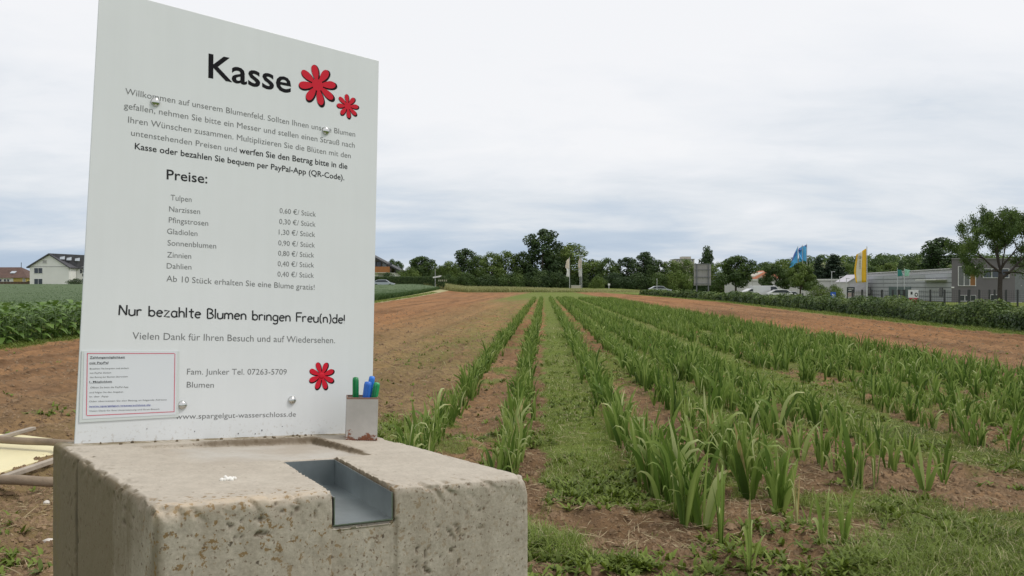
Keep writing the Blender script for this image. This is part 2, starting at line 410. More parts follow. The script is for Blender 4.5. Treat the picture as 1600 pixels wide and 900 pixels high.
# ---------------------------------------------------------------- clods of soil, straw, grass (nobody could count them)
def scatter(n, y0, y1, k=.64, pw=1.6, margin=.6):
    """random ground points inside the view, denser near the camera"""
    u = RNG.random(n); Y = (y0 ** (1 - pw) + u * (y1 ** (1 - pw) - y0 ** (1 - pw))) ** (1 / (1 - pw))
    X = (RNG.random(n) * 2 - 1) * (k * Y + margin); return X, Y
def make_clods():
    X, Y = scatter(150000, 3.2, 50, pw=1.75)
    g = grass_mask(X, Y); keep = (g < .45) & (X < hedge_x(Y) - 1) & (X > left_x(Y)) & (RNG.random(len(X)) < .35 + 1.1 * fbm(X * .8, Y * .8, 61, 3) ** 2 * 2)
    X, Y = X[keep], Y[keep]; N = len(X)
    r = .006 + .014 * RNG.random(N) ** 3 + .018 * (RNG.random(N) < .012)
    r = 1.22 * r * np.clip(.7 + Y * .04, .8, 2.6)
    base = np.array([(1, 0, 0), (.3, .95, 0), (-.8, .6, 0), (-.8, -.6, 0), (.3, -.95, 0), (.1, .1, .8), (.5, -.3, .65), (-.4, .35, .7)])
    P = base[None] * (.75 + .5 * RNG.random((N, 8, 1))) * r[:, None, None]
    an = RNG.random(N) * 6.28; c, s = np.cos(an)[:, None], np.sin(an)[:, None]
    px = P[..., 0] * c - P[..., 1] * s; py = P[..., 0] * s + P[..., 1] * c
    Z = gz(X, Y)
    V = np.stack([px + X[:, None], py + Y[:, None], P[..., 2] + Z[:, None] - .2 * r[:, None]], -1).reshape(-1, 3)
    f = [(0, 1, 6), (1, 5, 6), (1, 2, 7), (1, 7, 5), (2, 3, 7), (3, 5, 7), (3, 4, 6), (3, 6, 5), (4, 0, 6)]
    F = (np.array(f)[None] + (np.arange(N) * 8)[:, None, None]).reshape(-1, 3)
    o = link('soil_clods', mesh_arr('soil_clods', V, F, M_CLOD, False))
    tag(o, 'loose brown clods of soil strewn over the bare field', 'soil clods', kind='stuff')
def clod_mat():
    m, nt, b = newmat('clod'); n = noise(nt, 2.5, 5, .6); n2 = noise(nt, 30, 4)
    c = ramp(nt, n.outputs['Fac'], [(.3, (.165, .108, .064)), (.7, (.30, .21, .13))])
    c = mixc(nt, 1, c, ramp(nt, n2.outputs['Fac'], [(.3, (.7, .7, .7)), (.7, (1.2, 1.2, 1.2))]), 'MULTIPLY')
    nt.links.new(c, b.inputs['Base Color']); b.inputs['Roughness'].default_value = .95; b.inputs['Specular IOR Level'].default_value = .1
    return m
M_CLOD = clod_mat()
make_clods()

def make_grass():
    X, Y = scatter(560000, 3.3, 60, pw=1.9)
    g = grass_mask(X, Y); d = fbm(X * 2.2, Y * 2.2, 71, 3)
    keep = (RNG.random(len(X)) < g * np.clip(.25 + 1.5 * (d - .2), .1, 1)) & (X > left_x(Y) - 1.2) & (X < hedge_x(Y) + .2)
    X, Y = X[keep], Y[keep]; N = len(X); d = d[keep]
    L = (.022 + .07 * RNG.random(N) ** 2) * (.7 + .9 * d) * np.where(fbm(X * .9, Y * .9, 77, 2) > .60, 1.5, 1)
    w = (.0022 + .002 * RNG.random(N)) * np.clip(Y * .22, 1, 5)
    B = np.stack([X, Y, gz(X, Y) - .004], 1)
    V, F, per = strips(B, RNG.random(N) * 6.28, .1 + .8 * RNG.random(N), .5 + 1.0 * RNG.random(N), L, w, math.pi / 2, 0, 2)
    t = np.clip(-.1 + 1.0 * fbm(X * 1.1, Y * .8, 81, 4) + .4 * (RNG.random(N) - .4) , 0, .9); t = np.where(RNG.random(N) < .11, 1, t)
    o = link('grass', mesh_arr('grass', V, F, M_GRASS, True, {'tint': np.repeat(t, per)}))
    tag(o, 'short green grass on the path between the flower rows', 'grass', kind='stuff')
make_grass()
def make_weeds():
    """small broad-leaved weeds"""
    X, Y = scatter(52000, 3.3, 24, pw=2.0)
    m = fbm(X * 1.7 + 40, Y * 1.7, 91, 3); g = grass_mask(X, Y)
    keep = (RNG.random(len(X)) < np.clip((m - .46) * 3.2, 0, 1) * np.clip(g + .14, 0, 1)) & (X < hedge_x(Y))
    X, Y = X[keep], Y[keep]; k = 7; N = len(X) * k
    bx = np.repeat(X, k) + RNG.normal(0, .012, N); by = np.repeat(Y, k) + RNG.normal(0, .012, N)
    V, F, per = strips(np.stack([bx, by, gz(bx, by)], 1), RNG.random(N) * 6.28, .3 + .9 * RNG.random(N), .7, .035 + .05 * RNG.random(N), .014 + .012 * RNG.random(N), math.pi / 2, 0, 3, pw=2)
    t = np.repeat(np.clip(.2 + .5 * RNG.random(len(X)), 0, .8), k * per)
    o = link('weeds', mesh_arr('weeds', V, F, M_GRASS, True, {'tint': t}))
    tag(o, 'low broad leaved weeds scattered among the soil and grass', 'weeds', kind='stuff')
make_weeds()
def make_straw():
    X, Y = scatter(26000, 3.3, 26, pw=2.0); g = grass_mask(X, Y)
    xr = X - ROW_T * Y
    keep = (RNG.random(len(X)) < .25 + .75 * (fbm(X, Y, 101, 3) > .52)) & (xr > -8) & (X < hedge_x(Y) - 1)
    X, Y = X[keep], Y[keep]; N = len(X)
    B = np.stack([X, Y, gz(X, Y) + .006], 1)
    V, F, per = strips(B, RNG.random(N) * 6.28, 1.25 + .3 * RNG.random(N), .5 * (RNG.random(N) - .3), .03 + .13 * RNG.random(N) ** 2, .003 + .003 * RNG.random(N), math.pi / 2 * RNG.random(N), 1.0, 3)
    o = link('straw', mesh_arr('straw', V, F, M_STRAW, True, {'tint': np.repeat(RNG.random(N), per)}))
    tag(o, 'dry straw and dead leaf litter on the soil', 'straw', kind='stuff')
make_straw()

# ================================================================ GLADIOLI
def glad_params(n, scale=1.0, dead=False):
    fan = random.uniform(0, math.pi)
    P = []
    for i in range(n):
        s = (i / (n - 1) - .5) * 2 if n > 1 else 0
        az = fan + random.uniform(-.35, .35) + (math.pi if s < 0 else 0)
        outer = abs(s)
        th0 = .03 + .20 * outer ** 1.3 + random.uniform(-.03, .05)
        L = scale * random.uniform(.36, .50) * (1 - .30 * outer)
        r = random.random()
        bend = random.uniform(.05, .25) if r < .34 else (random.uniform(.3, .8) if r < .62 else random.uniform(1.5, 2.6))
        pw = 2.0 if bend < 1 else random.choice((4, 5, 7))
        w = scale * random.choice((random.uniform(.017, .028), random.uniform(.028, .042), random.uniform(.028, .042)))
        off = random.uniform(.004, .018)
        P.append((az, th0, bend, L, w, random.uniform(-.5, .5), random.uniform(-.9, .9), pw, off))
    return P
def glad_leaf_mesh(p, tint):
    az, th0, bend, L, w, tw0, twist, pw, off = p
    V, F, per = strips([(math.cos(az) * off, math.sin(az) * off, -.03)], az, th0, bend, L + .03, w, tw0, twist, 9, .22, pw, 3.0, True)
    t = np.full(len(V), tint); k = len(V) // 3
    if bend > 1.2: t = np.clip(t + .5 * np.repeat(np.linspace(0, 1, k) ** 4, 3), 0, .93)
    elif random.random() < .022: t = np.clip(t * 0 + .94 + .06 * np.repeat(np.linspace(0, 1, k), 3), 0, 1)
    elif random.random() < .45: t = np.clip(t + .5 * np.repeat(np.linspace(0, 1, k) ** 9, 3), 0, .95)
    return mesh_arr('leaf', V, F, M_GLAD, True, {'tint': t})
GV = []; GB = []
for k in range(26):
    n = random.choice((4, 5, 6, 6, 7, 8)); ps = glad_params(n, random.uniform(.85, 1.1)); GV.append([glad_leaf_mesh(p, random.uniform(.12, .66)) for p in ps])
    GB.append(sum(p[2] > 1.2 for p in ps))
ROW_DESC = ['the leftmost flower row beside bare soil', 'the row left of the grass path', 'the first row right of the path',
            'the second row right of the path', 'the third row right of the path', 'the fourth row right of the path',
            'the fifth row right of the path', 'the sixth row right of the path', 'the seventh row right of the path',
            'the eighth row right of the path', 'the ninth row right of the path', 'the row nearest the right brown strip']
PL = []      # every plant: row, x, y, scale
for i, (xr, y0) in enumerate(ROWS):
    Y = y0
    while Y < 92:
        Y += (random.uniform(.02, .06) if random.random() < .62 else random.uniform(.08, .22)) * (.62 if (i in (0, 1, 2, 3) and Y < 8.5) else 1) * (1 if Y < 30 else 1.15)
        gap = float(vn(Y * 1.1, i * 5.3, 7)); gap2 = float(fbm(Y * .35, i * 3.7, 17, 2))
        if gap < .13 or (i >= 4 and gap2 < .26 and Y < 30): continue
        if i >= 6 and Y < 8.5 and random.random() < .2: continue
        x = xr + float(row_shift(i, Y)) + random.gauss(0, .06 + (.035 if i > 3 else 0)) + ROW_T * Y
        if Y > 16 and abs(x) > .66 * Y + 2: continue
        PL.append((i, x, Y, (random.gauss(.95, .13) if random.random() < .85 else random.uniform(.5, .75)) * (1.0 - .12 * (i > 4)) * (.9 if i < 2 else 1) * (1.16 if i in (2, 3) and Y < 6.5 else 1)))
PL.sort(key=lambda p: p[2])
def in_view(x, y): return abs(x) < .60 * y + .25 and not (x < (.05 + .012 * y) and y < 5)
near = [p for p in PL if in_view(p[1], p[2])][:296]
near_set = set(id(p) for p in near)
GROUP = 'gladiolus plants in the flower rows'
special = {0: None}
def glad_plant(meshes, x, y, s, rz, label):
    o = thing('gladiolus_plant', label, 'flower plant', (x, y, float(gz(x, y))), rz, GROUP); o.scale = (s, s, s)
    for me in meshes: link('leaf', me, o)
    return o
for n, p in enumerate(near):
    i, x, y, s = p
    k = random.randrange(len(GV)); size = 'tall' if s > .98 else ('short' if s < .82 else 'medium')
    tips = 'upright leaves' if GB[k] < 2 else ('drooping tips' if GB[k] > 2 else 'two bent tips')
    reach = y - ROWS[i][1]; where = 'near end of' if reach < .9 else ('front part of' if reach < 2.2 else 'farther along')
    glad_plant(GV[k], x, y, s, random.uniform(0, 6.28), '%s gladiolus with %s, %s %s' % (size, tips, where, ROW_DESC[i]))
# the plants at the near end of the rows, each on its own
def special_plant(px, py, h, n, label, spread=1.0, tint=None, lean=0):
    d = 1.33 * 1370 / (py - 447); x = at(px, d)
    s = h / 1370 * d / .47
    ms = []
    for q in glad_params(n, 1.0):
        q = list(q); q[1] *= spread; q[4] = max(q[4], .026) * 1.15
        ms.append(glad_leaf_mesh(tuple(q), random.uniform(.3, .6) if tint is None else tint))
    o = glad_plant(ms, x, d, s, random.uniform(-.4, .4), label); o.rotation_euler[0] = lean
    return o
special_plant(1172, 886, 150, 9, 'nearest gladiolus plant, wide spreading leaves, at the bottom of the photo', 2.2)
special_plant(1128, 848, 185, 7, 'tall upright gladiolus just behind the nearest spreading one', .8)
special_plant(1288, 862, 112, 5, 'small gladiolus standing alone right of the yellowed one', 1.2)
special_plant(1318, 858, 120, 7, 'splayed gladiolus leaning right on bare soil beside the grass', 2.0)
special_plant(1262, 822, 62, 2, 'single thin gladiolus shoot right of the yellow withered leaves', .3)
special_plant(1246, 826, 100, 5, 'withered yellow gladiolus with drooping dry leaves', 1.0, .99)
special_plant(1447, 768, 95, 6, 'isolated gladiolus with spreading leaves on bare soil at right', 1.3)
special_plant(1398, 736, 75, 6, 'short gladiolus left of the dark green grass patch', 1.2)
special_plant(1332, 752, 80, 8, 'bushy low gladiolus on the reddish soil right of centre', 1.6)
special_plant(1212, 800, 85, 4, 'narrow gladiolus with two upright leaves by the second row', .7)

def make_far_glads():
    rest = [p for p in PL if id(p) not in near_set]
    R = np.array([(p[1], p[2], p[3]) for p in rest]); out = []
    for lo, hi, k, seg in ((0, 22, 6, 5), (22, 45, 5, 3), (45, 200, 4, 2)):
        S = R[(R[:, 1] >= lo) & (R[:, 1] < hi)]; n = len(S); N = n * k
        if not n: continue
        fan = np.repeat(RNG.random(n) * 3.14, k); s = np.tile(np.linspace(-1, 1, k), n); sc = np.repeat(S[:, 2], k)
        bx = np.repeat(S[:, 0], k) + RNG.normal(0, .012, N); by = np.repeat(S[:, 1], k) + RNG.normal(0, .012, N)
        az = fan + RNG.normal(0, .25, N) + np.where(s < 0, math.pi, 0)
        r = RNG.random(N); bend = np.where(r < .5, .1 + .4 * RNG.random(N), np.where(r < .68, .8, 2.3))
        L = sc * (.34 + .15 * RNG.random(N)) * (1 - .28 * np.abs(s)); w = .030 * sc * (1 + .4 * (lo > 40))
        V, F, per = strips(np.stack([bx, by, gz(bx, by) - .02], 1), az, .04 + .3 * np.abs(s) ** 1.3, bend, L, w, RNG.normal(0, .4, N), RNG.normal(0, .6, N), seg, .2, 4.0, 3.0, seg > 4)
        t = np.clip(.10 + .55 * RNG.random(N), 0, 1); t = np.where(RNG.random(N) < .015, .97, t); t = np.repeat(t, per).reshape(N, -1)
        prof = np.repeat(np.linspace(0, 1, seg + 1) ** 4, 3 if seg > 4 else 2)
        t = np.clip(t + np.where(r > .62, .45, .16)[:, None] * prof[None], 0, .93)
        out.append((V, F, t.ravel()))
    off = 0; Vs = []; Fs = []; Ts = []
    for V, F, t in out: Vs.append(V); Fs.append(F + off); Ts.append(t); off += len(V)
    o = link('gladiolus_rows', mesh_arr('gladiolus_rows', np.concatenate(Vs), np.concatenate(Fs), M_GLAD, True, {'tint': np.concatenate(Ts)}))
    tag(o, 'green gladiolus rows receding to the far end of the field', 'flower rows', GROUP, 'stuff')
make_far_glads()

# white stones on the soil at the left
def stone(px, py, r, label):
    d = 1.35 * 1370 / (py - 447); x = at(px, d); me = bpy.data.meshes.new('stone'); bm = bmesh.new()
    bmesh.ops.create_icosphere(bm, subdivisions=3, radius=r)
    for v in bm.verts:
        k = 1 + .35 * (float(fbm(v.co.x / r + 9 + px, v.co.y / r * 1.2 + v.co.z / r, 5, 3)) - .5) * 2; v.co = Vector((v.co.x * k * 1.2, v.co.y * k, v.co.z * k * .7))
    bm.to_mesh(me); bm.free(); me.polygons.foreach_set('use_smooth', [True] * len(me.polygons)); me.materials.append(plain('white_stone', (.62, .58, .52), .85, 0, .15, 30, .4, 80))
    o = link('stone', me, None, (x, d, float(gz(x, d)) + r * .3)); tag(o, label, 'stone', 'pale stones on the soil')
stone(77, 833, .028, 'pale stone on the soil low beside the concrete block')
stone(72, 798, .018, 'smaller pale stone above the larger one, left of the block')
stone(1568, 711, .035, 'pale flat stone between plants at the far right') if False else None
# larger clods, each on its own
# ---------------------------------------------------------------- timber and yellow board on the soil, left edge
def pole_part():
    M_LOG = plain('weathered_log', (.235, .18, .125), .85, 0, .3, 5, .5, 40)
    M_PLK = plain('grey_plank', (.36, .31, .25), .85, 0, .22, 6, .4, 60)
    def log(p0, p1, r, label):
        me = MB(); n = 14; a = Vector(p0); b = Vector(p1)
        pts = [a.lerp(b, t / n) + Vector((random.uniform(-.006, .006), 0, random.uniform(-.006, .006))) for t in range(n + 1)]
        me.tube(pts, [r * random.uniform(.93, 1.07) for _ in pts], 14)
        o = link('log', me.mesh('log', M_LOG, 0, True)); tag(o, label, 'log', 'round timber logs on the soil')
    def gp(px, py, z): d = (EYE - z) * 1370 / (py - 447); return (at(px, d), d, z)
    log(gp(-330, 672, .13), gp(150, 694, .15), .027, 'thin round log across the top of the yellow board')
    log(gp(-330, 738, .10), gp(130, 755, .08), .031, 'round weathered log lying in front of the yellow board')
    def lath(p0, p1, w, h, label):
        a = Vector(p0); b = Vector(p1); d = b - a; M = d.to_track_quat('X', 'Z').to_matrix()
        o = MB().box((a + b) / 2, (d.length, w, h), M=M).build('lath', M_PLK, None, None, .003); tag(o, label, 'lath', 'flat laths under the logs')
    lath(gp(-60, 768, .055), gp(108, 711, .085), .05, .03, 'grey flat lath along the near edge of the yellow board')
    lath(gp(-12, 687, .11), gp(52, 669, .12), .05, .025, 'grey lath end sticking out behind the upper log')
    q = [gp(-420, 700, .10), gp(-60, 757, .04), gp(88, 712, .055), gp(118, 690, .09), gp(38, 680, .10), gp(-200, 668, .11)]
    b = MB(); n = len(q); vs = [(p[0], p[1], p[2] - .012) for p in q] + [tuple(p) for p in q]
    b.add(vs, [tuple(range(n - 1, -1, -1)), tuple(range(n, 2 * n))] + [(i, (i + 1) % n, (i + 1) % n + n, i + n) for i in range(n)])
    o = b.build('yellow_board', plain('yellow_board', (.70, .63, .38), .6, 0, .1, 1.5)); tag(o, 'pale yellow board lying on the soil under the logs', 'board')
pole_part()
# ================================================================ CONCRETE BLOCK
UX, UY = .780, .626
BLK = Matrix(((UX, -UY, 0, -.372), (UY, UX, 0, .914), (0, 0, 1, 1.119), (0, 0, 0, 1)))    # u along the front, v away, z=0 the top
TILT = -.0709
BU, BV, BH = .510, .500, 1.16
def slot_u(v): return (.204 + v * .17, .288 + v * .18)
def block_material():
    m, nt, b = newmat('weathered_concrete')
    tc = nnode(nt, 'ShaderNodeTexCoord'); sep = nnode(nt, 'ShaderNodeSeparateXYZ'); nt.links.new(tc.outputs['Object'], sep.inputs[0])
    x, y, z = sep.outputs
    geo = nnode(nt, 'ShaderNodeNewGeometry'); vt = nnode(nt, 'ShaderNodeVectorTransform', vector_type='NORMAL', convert_from='WORLD', convert_to='OBJECT')
    nt.links.new(geo.outputs['Normal'], vt.inputs[0]); ns = nnode(nt, 'ShaderNodeSeparateXYZ'); nt.links.new(vt.outputs[0], ns.inputs[0])
    n1 = noise(nt, 7, 6, .6); n2 = noise(nt, 45, 5, .6); n3 = noise(nt, 220, 3, .6)
    base = ramp(nt, n1.outputs['Fac'], [(.25, (.345, .30, .245)), (.5, (.42, .375, .31)), (.75, (.49, .445, .375))])
    fine = ramp(nt, n2.outputs['Fac'], [(.3, (.84, .84, .83)), (.7, (1.12, 1.12, 1.12))]); base = mixc(nt, 1, base, fine, 'MULTIPLY')
    grain = ramp(nt, n3.outputs['Fac'], [(.3, (.82, .82, .82)), (.7, (1.15, 1.15, 1.15))]); base = mixc(nt, 1, base, grain, 'MULTIPLY')
    # paler tone on upward-facing parts
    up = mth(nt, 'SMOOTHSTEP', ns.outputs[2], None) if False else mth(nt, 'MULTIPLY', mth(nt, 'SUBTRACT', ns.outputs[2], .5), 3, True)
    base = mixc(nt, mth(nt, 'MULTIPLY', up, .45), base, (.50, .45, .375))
    # vertical run marks on the sides
    st = noise(nt, 1, 5, .6, mapping=(26, 26, 1.6)); side = mth(nt, 'SUBTRACT', 1, up, True)
    streak = ramp(nt, st.outputs['Fac'], [(.35, (0, 0, 0)), (.62, (1, 1, 1))])
    base = mixc(nt, mth(nt, 'MULTIPLY', mth(nt, 'MULTIPLY', streak, side), .35), base, (.25, .205, .15))
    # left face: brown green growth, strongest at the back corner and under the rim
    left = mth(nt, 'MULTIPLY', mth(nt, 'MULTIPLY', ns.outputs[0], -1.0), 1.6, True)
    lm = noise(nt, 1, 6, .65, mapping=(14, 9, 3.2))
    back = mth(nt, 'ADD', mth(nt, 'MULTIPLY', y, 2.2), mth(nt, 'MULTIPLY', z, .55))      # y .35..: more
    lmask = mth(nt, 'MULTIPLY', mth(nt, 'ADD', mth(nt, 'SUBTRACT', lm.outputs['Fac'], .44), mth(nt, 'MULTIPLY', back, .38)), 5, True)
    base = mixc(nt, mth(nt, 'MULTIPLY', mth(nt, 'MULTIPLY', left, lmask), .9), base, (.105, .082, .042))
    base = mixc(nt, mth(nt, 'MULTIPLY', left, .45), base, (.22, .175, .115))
    crk = mth(nt, 'SUBTRACT', 1, mth(nt, 'MULTIPLY', mth(nt, 'ABSOLUTE', mth(nt, 'SUBTRACT', y, mth(nt, 'ADD', .345, mth(nt, 'MULTIPLY', mth(nt, 'SUBTRACT', n1.outputs['Fac'], .5), .03)))), 110), True)
    crk = mth(nt, 'MULTIPLY', mth(nt, 'MULTIPLY', crk, left), mth(nt, 'MULTIPLY', mth(nt, 'ADD', z, .26), 6, True), True)
    base = mixc(nt, mth(nt, 'MULTIPLY', crk, .8), base, (.05, .042, .03))
    # ochre lichen flecks and brown pits on the front
    wob = nnode(nt, 'ShaderNodeVectorMath', operation='MULTIPLY_ADD'); nt.links.new(n2.outputs['Color'], wob.inputs[0]); wob.inputs[1].default_value = (.022, .022, .022); nt.links.new(tc.outputs['Object'], wob.inputs[2])
    v1 = nnode(nt, 'ShaderNodeTexVoronoi'); v1.inputs['Scale'].default_value = 72; nt.links.new(wob.outputs[0], v1.inputs['Vector'])
    dens = noise(nt, 5, 3, .5)
    def fleck(vor, th, dth, col, base, amt, extra=None):
        mk = mth(nt, 'MULTIPLY', mth(nt, 'SUBTRACT', th, mth(nt, 'ADD', vor, mth(nt, 'MULTIPLY', n2.outputs['Fac'], .25))), 14, True)
        mk = mth(nt, 'MULTIPLY', mk, mth(nt, 'MULTIPLY', mth(nt, 'SUBTRACT', dens.outputs['Fac'], dth), 9, True))
        if extra is not None: mk = mth(nt, 'MULTIPLY', mk, extra)
        return mixc(nt, mth(nt, 'MULTIPLY', mk, amt), base, col)
    def blob(scale, th, col, base, amt, mask, seed):
        mp = nnode(nt, 'ShaderNodeMapping'); mp.inputs['Location'].default_value = (seed * 3.7, seed * 1.3, seed * 2.1); nt.links.new(tc.outputs['Object'], mp.inputs[0])
        nz = nnode(nt, 'ShaderNodeTexNoise'); nz.inputs['Scale'].default_value = scale; nz.inputs['Detail'].default_value = 3; nz.inputs['Roughness'].default_value = .6; nt.links.new(mp.outputs[0], nz.inputs['Vector'])
        mk = mth(nt, 'MULTIPLY', mth(nt, 'SUBTRACT', nz.outputs['Fac'], th), 22, True)
        if mask is not None: mk = mth(nt, 'MULTIPLY', mk, mask)
        return mixc(nt, mth(nt, 'MULTIPLY', mk, amt), base, col)
    rim = mth(nt, 'MULTIPLY', mth(nt, 'ADD', z, .20), 6, True)
    ufade = mth(nt, 'MULTIPLY', mth(nt, 'SUBTRACT', .42, x), 4, True)
    fr = mth(nt, 'MULTIPLY', mth(nt, 'MULTIPLY', mth(nt, 'SUBTRACT', .06, y), 30, True), mth(nt, 'ADD', mth(nt, 'MULTIPLY', rim, mth(nt, 'MULTIPLY', ufade, .8)), .2))
    base = fleck(v1.outputs['Distance'], .46, .34, (.25, .145, .045), base, 0.0, fr)
    v2 = nnode(nt, 'ShaderNodeTexVoronoi'); v2.inputs['Scale'].default_value = 90; nt.links.new(wob.outputs[0], v2.inputs['Vector'])
    base = fleck(v2.outputs['Distance'], .37, .36, (.12, .075, .04), base, 0.0, side)
    v3 = nnode(nt, 'ShaderNodeTexVoronoi'); v3.inputs['Scale'].default_value = 38; nt.links.new(wob.outputs[0], v3.inputs['Vector'])
    base = fleck(v3.outputs['Distance'], .25, .30, (.07, .05, .035), base, 0.0, side)
    base = blob(125, .58, (.20, .12, .04), base, .85, mth(nt, 'MULTIPLY', fr, 1.15, True), 1)
    base = blob(150, .605, (.13, .085, .05), base, .75, side, 2)
    base = blob(70, .655, (.075, .055, .04), base, .85, side, 3)
    base = blob(150, .66, (.16, .115, .075), base, .6, None, 4)
    # pale ochre crust along the worn front arris
    ed = mth(nt, 'MULTIPLY', mth(nt, 'SUBTRACT', 1, mth(nt, 'MULTIPLY', mth(nt, 'ABSOLUTE', mth(nt, 'ADD', y, -.008)), 55)), 1, True)
    ed = mth(nt, 'MULTIPLY', ed, mth(nt, 'MULTIPLY', mth(nt, 'ADD', z, .022), 60, True), True)
    base = mixc(nt, mth(nt, 'MULTIPLY', mth(nt, 'MULTIPLY', ed, ramp(nt, n2.outputs['Fac'], [(.35, (0, 0, 0)), (.6, (1, 1, 1))])), .6), base, (.56, .43, .28))
    # moss line at the back edge under the sign
    bm_ = mth(nt, 'MULTIPLY', mth(nt, 'SUBTRACT', y, .437), 60, True)
    base = mixc(nt, mth(nt, 'MULTIPLY', bm_, ramp(nt, n2.outputs['Fac'], [(.42, (0, 0, 0)), (.55, (.85, .85, .85))])), base, (.17, .135, .07))
    base = mixc(nt, mth(nt, 'MULTIPLY', nnode(nt, 'ShaderNodeAttribute', attribute_name='pit').outputs['Fac'], .8), base, (.10, .075, .05))
    # grit in the edge of the shallow recess
    grit = nnode(nt, 'ShaderNodeAttribute', attribute_name='grit').outputs['Fac']
    base = mixc(nt, mth(nt, 'MULTIPLY', grit, .85), base, (.15, .115, .075))
    sm = nnode(nt, 'ShaderNodeAttribute', attribute_name='lid').outputs['Fac']
    base = mixc(nt, mth(nt, 'MULTIPLY', sm, .55), base, ramp(nt, n1.outputs['Fac'], [(.4, (.40, .35, .29)), (.6, (.50, .485, .45))]))
    nt.links.new(base, b.inputs['Base Color']); b.inputs['Roughness'].default_value = .9; b.inputs['Specular IOR Level'].default_value = .25
    h = mth(nt, 'ADD', n2.outputs['Fac'], mth(nt, 'MULTIPLY', n3.outputs['Fac'], .6)); nt.links.new(bump(nt, h, .45, .0016), b.inputs['Normal'])
    return m
def make_block():
    bm = bmesh.new(); bmesh.ops.create_cube(bm, size=1)
    for v in bm.verts: v.co = Vector(((v.co.x + .5) * BU, (v.co.y + .5) * BV, (v.co.z - .5) * BH))
    bmesh.ops.bevel(bm, geom=[e for e in bm.edges if min(v.co.z for v in e.verts) > -BH + .01 or abs(e.verts[0].co.z - e.verts[1].co.z) > .1], offset=.009, segments=4, affect='EDGES', profile=.5)
    me = bpy.data.meshes.new('body'); bm.to_mesh(me); bm.free(); o = bpy.data.objects.new('body', me); COL.objects.link(o)
    cut = MB(); (a0, b0), (a1, b1) = slot_u(-.05), slot_u(.237)
    cut.prismz([(a0, -.05), (b0, -.05), (b1, .237), (a1, .237)], -.0425, .05); c1 = cut.build('cut', None)
    rc = MB(); rc.add([(.12, .2375, -.0012), (.392, .2375, -.003), (.385, .425, -.010), (.10, .425, -.006), (.12, .2375, .05), (.392, .2375, .05), (.385, .425, .05), (.10, .425, .05)],
                      [(3, 2, 1, 0), (4, 5, 6, 7), (0, 1, 5, 4), (1, 2, 6, 5), (2, 3, 7, 6), (3, 0, 4, 7)]); c2 = rc.build('cut', None)
    for c in (c1, c2):
        md = o.modifiers.new('b', 'BOOLEAN'); md.object = c; md.operation = 'DIFFERENCE'; md.solver = 'EXACT'
    md = o.modifiers.new('r', 'REMESH'); md.mode = 'VOXEL'; md.voxel_size = .0026; md.use_smooth_shade = True
    dg = bpy.context.evaluated_depsgraph_get(); dg.update()
    me2 = bpy.data.meshes.new_from_object(o.evaluated_get(dg)); me2.name = 'body'
    for q in (o, c1, c2): bpy.data.objects.remove(q)
    n = len(me2.vertices); co = np.empty(n * 3, np.float32); me2.vertices.foreach_get('co', co); co = co.reshape(-1, 3).astype(float)
    no = np.empty(n * 3, np.float32); me2.vertices.foreach_get('normal', no); no = no.reshape(-1, 3).astype(float)
    u, v, z = co.T
    a = np.where(np.abs(no[:, 2]) > .6, 1, 0); pa = np.where(a == 1, u, np.where(np.abs(no[:, 0]) > .6, v, u)); pb = np.where(a == 1, v, z)
    inside = (u > .17) & (u < .34) & (v < .24) & (z > -.048) & ~((z > -.004) & (no[:, 2] > .8)) & (v > .003)
    big = (fbm(pa * 7, pb * 7, 3, 3) - .5) * .0012; fine = (fbm(pa * 90, pb * 90, 8, 3) - .5) * .0008
    pitm = smooth((fbm(pa * 150 + 5, pb * 125, 12, 3) - .715) / .04) * (np.abs(no[:, 2]) < .5) * smooth((fbm(pa * 11, pb * 11, 44, 2) - .42) / .15); pit = -.0022 * pitm
    edge = np.exp(-((v / .02) ** 2 + (z / .016) ** 2)) + np.exp(-(((u) / .02) ** 2 + (z / .02) ** 2)) * .7 + np.exp(-(((u - BU) / .02) ** 2 + (z / .02) ** 2)) * .5
    chip = -.0038 * edge * smooth((fbm(u * 60 + z * 40, v * 60 + z * 30, 15, 3) - .50) / .12)
    arris = -.0014 * smooth((fbm(u * 120, v * 120 + z * 60, 19, 2) - .55) / .15) * ((np.abs(v - .237) < .0) | ((np.abs(u - (.204 + v * .17)) < .006) | (np.abs(u - (.288 + v * .18)) < .006)) & (z > -.006) & (v < .24))
    groove = -.0035 * (np.exp(-((u - .205) / .0022) ** 2) + np.exp(-((u - .289) / .003) ** 2)) * (v < .02) * (z < -.040)
    groove = groove - .004 * np.exp(-((v - .345) / .004) ** 2) * (u < .02)
    sill = np.where((v < .004) & (z < -.042) & (u > .208) & (u < .285), -.003, 0)
    d = np.where(inside, 0, big * 1 + fine + pit + chip + groove + sill + arris)
    # slightly hollow left edge of the top as cast
    co = co + no * d[:, None]
    # grit attribute along the far and right edge of the recess
    g1 = np.exp(-((v - .428) / .010) ** 2) * smooth((u - .17) / .05) * smooth((.40 - u) / .01)
    g2 = np.exp(-((u - .390) / .009) ** 2) * smooth((v - .25) / .03) * smooth((.445 - v) / .01)
    grit = np.maximum(g1, g2) * (.35 + .9 * fbm(u * 60, v * 60, 31, 3)); grit = np.clip(grit * 1.3 * (no[:, 2] > -.2) * (z > -.03), 0, 1)
    lid = smooth((v - .24) / .01) * smooth((.422 - v) / .01) * smooth((u - .11) / .06) * smooth((.385 - u) / .01) * (z > -.03)
    co[:, 2] += grit * .003 * vn(u * 300, v * 300, 5)
    co[:, 2] += TILT * u
    me2.vertices.foreach_set('co', co.astype(np.float32).ravel())
    for nm, arr in (('grit', grit), ('lid', lid), ('pit', pitm * (~inside))):
        at_ = me2.attributes.new(nm, 'FLOAT', 'POINT'); at_.data.foreach_set('value', arr.astype(np.float32))
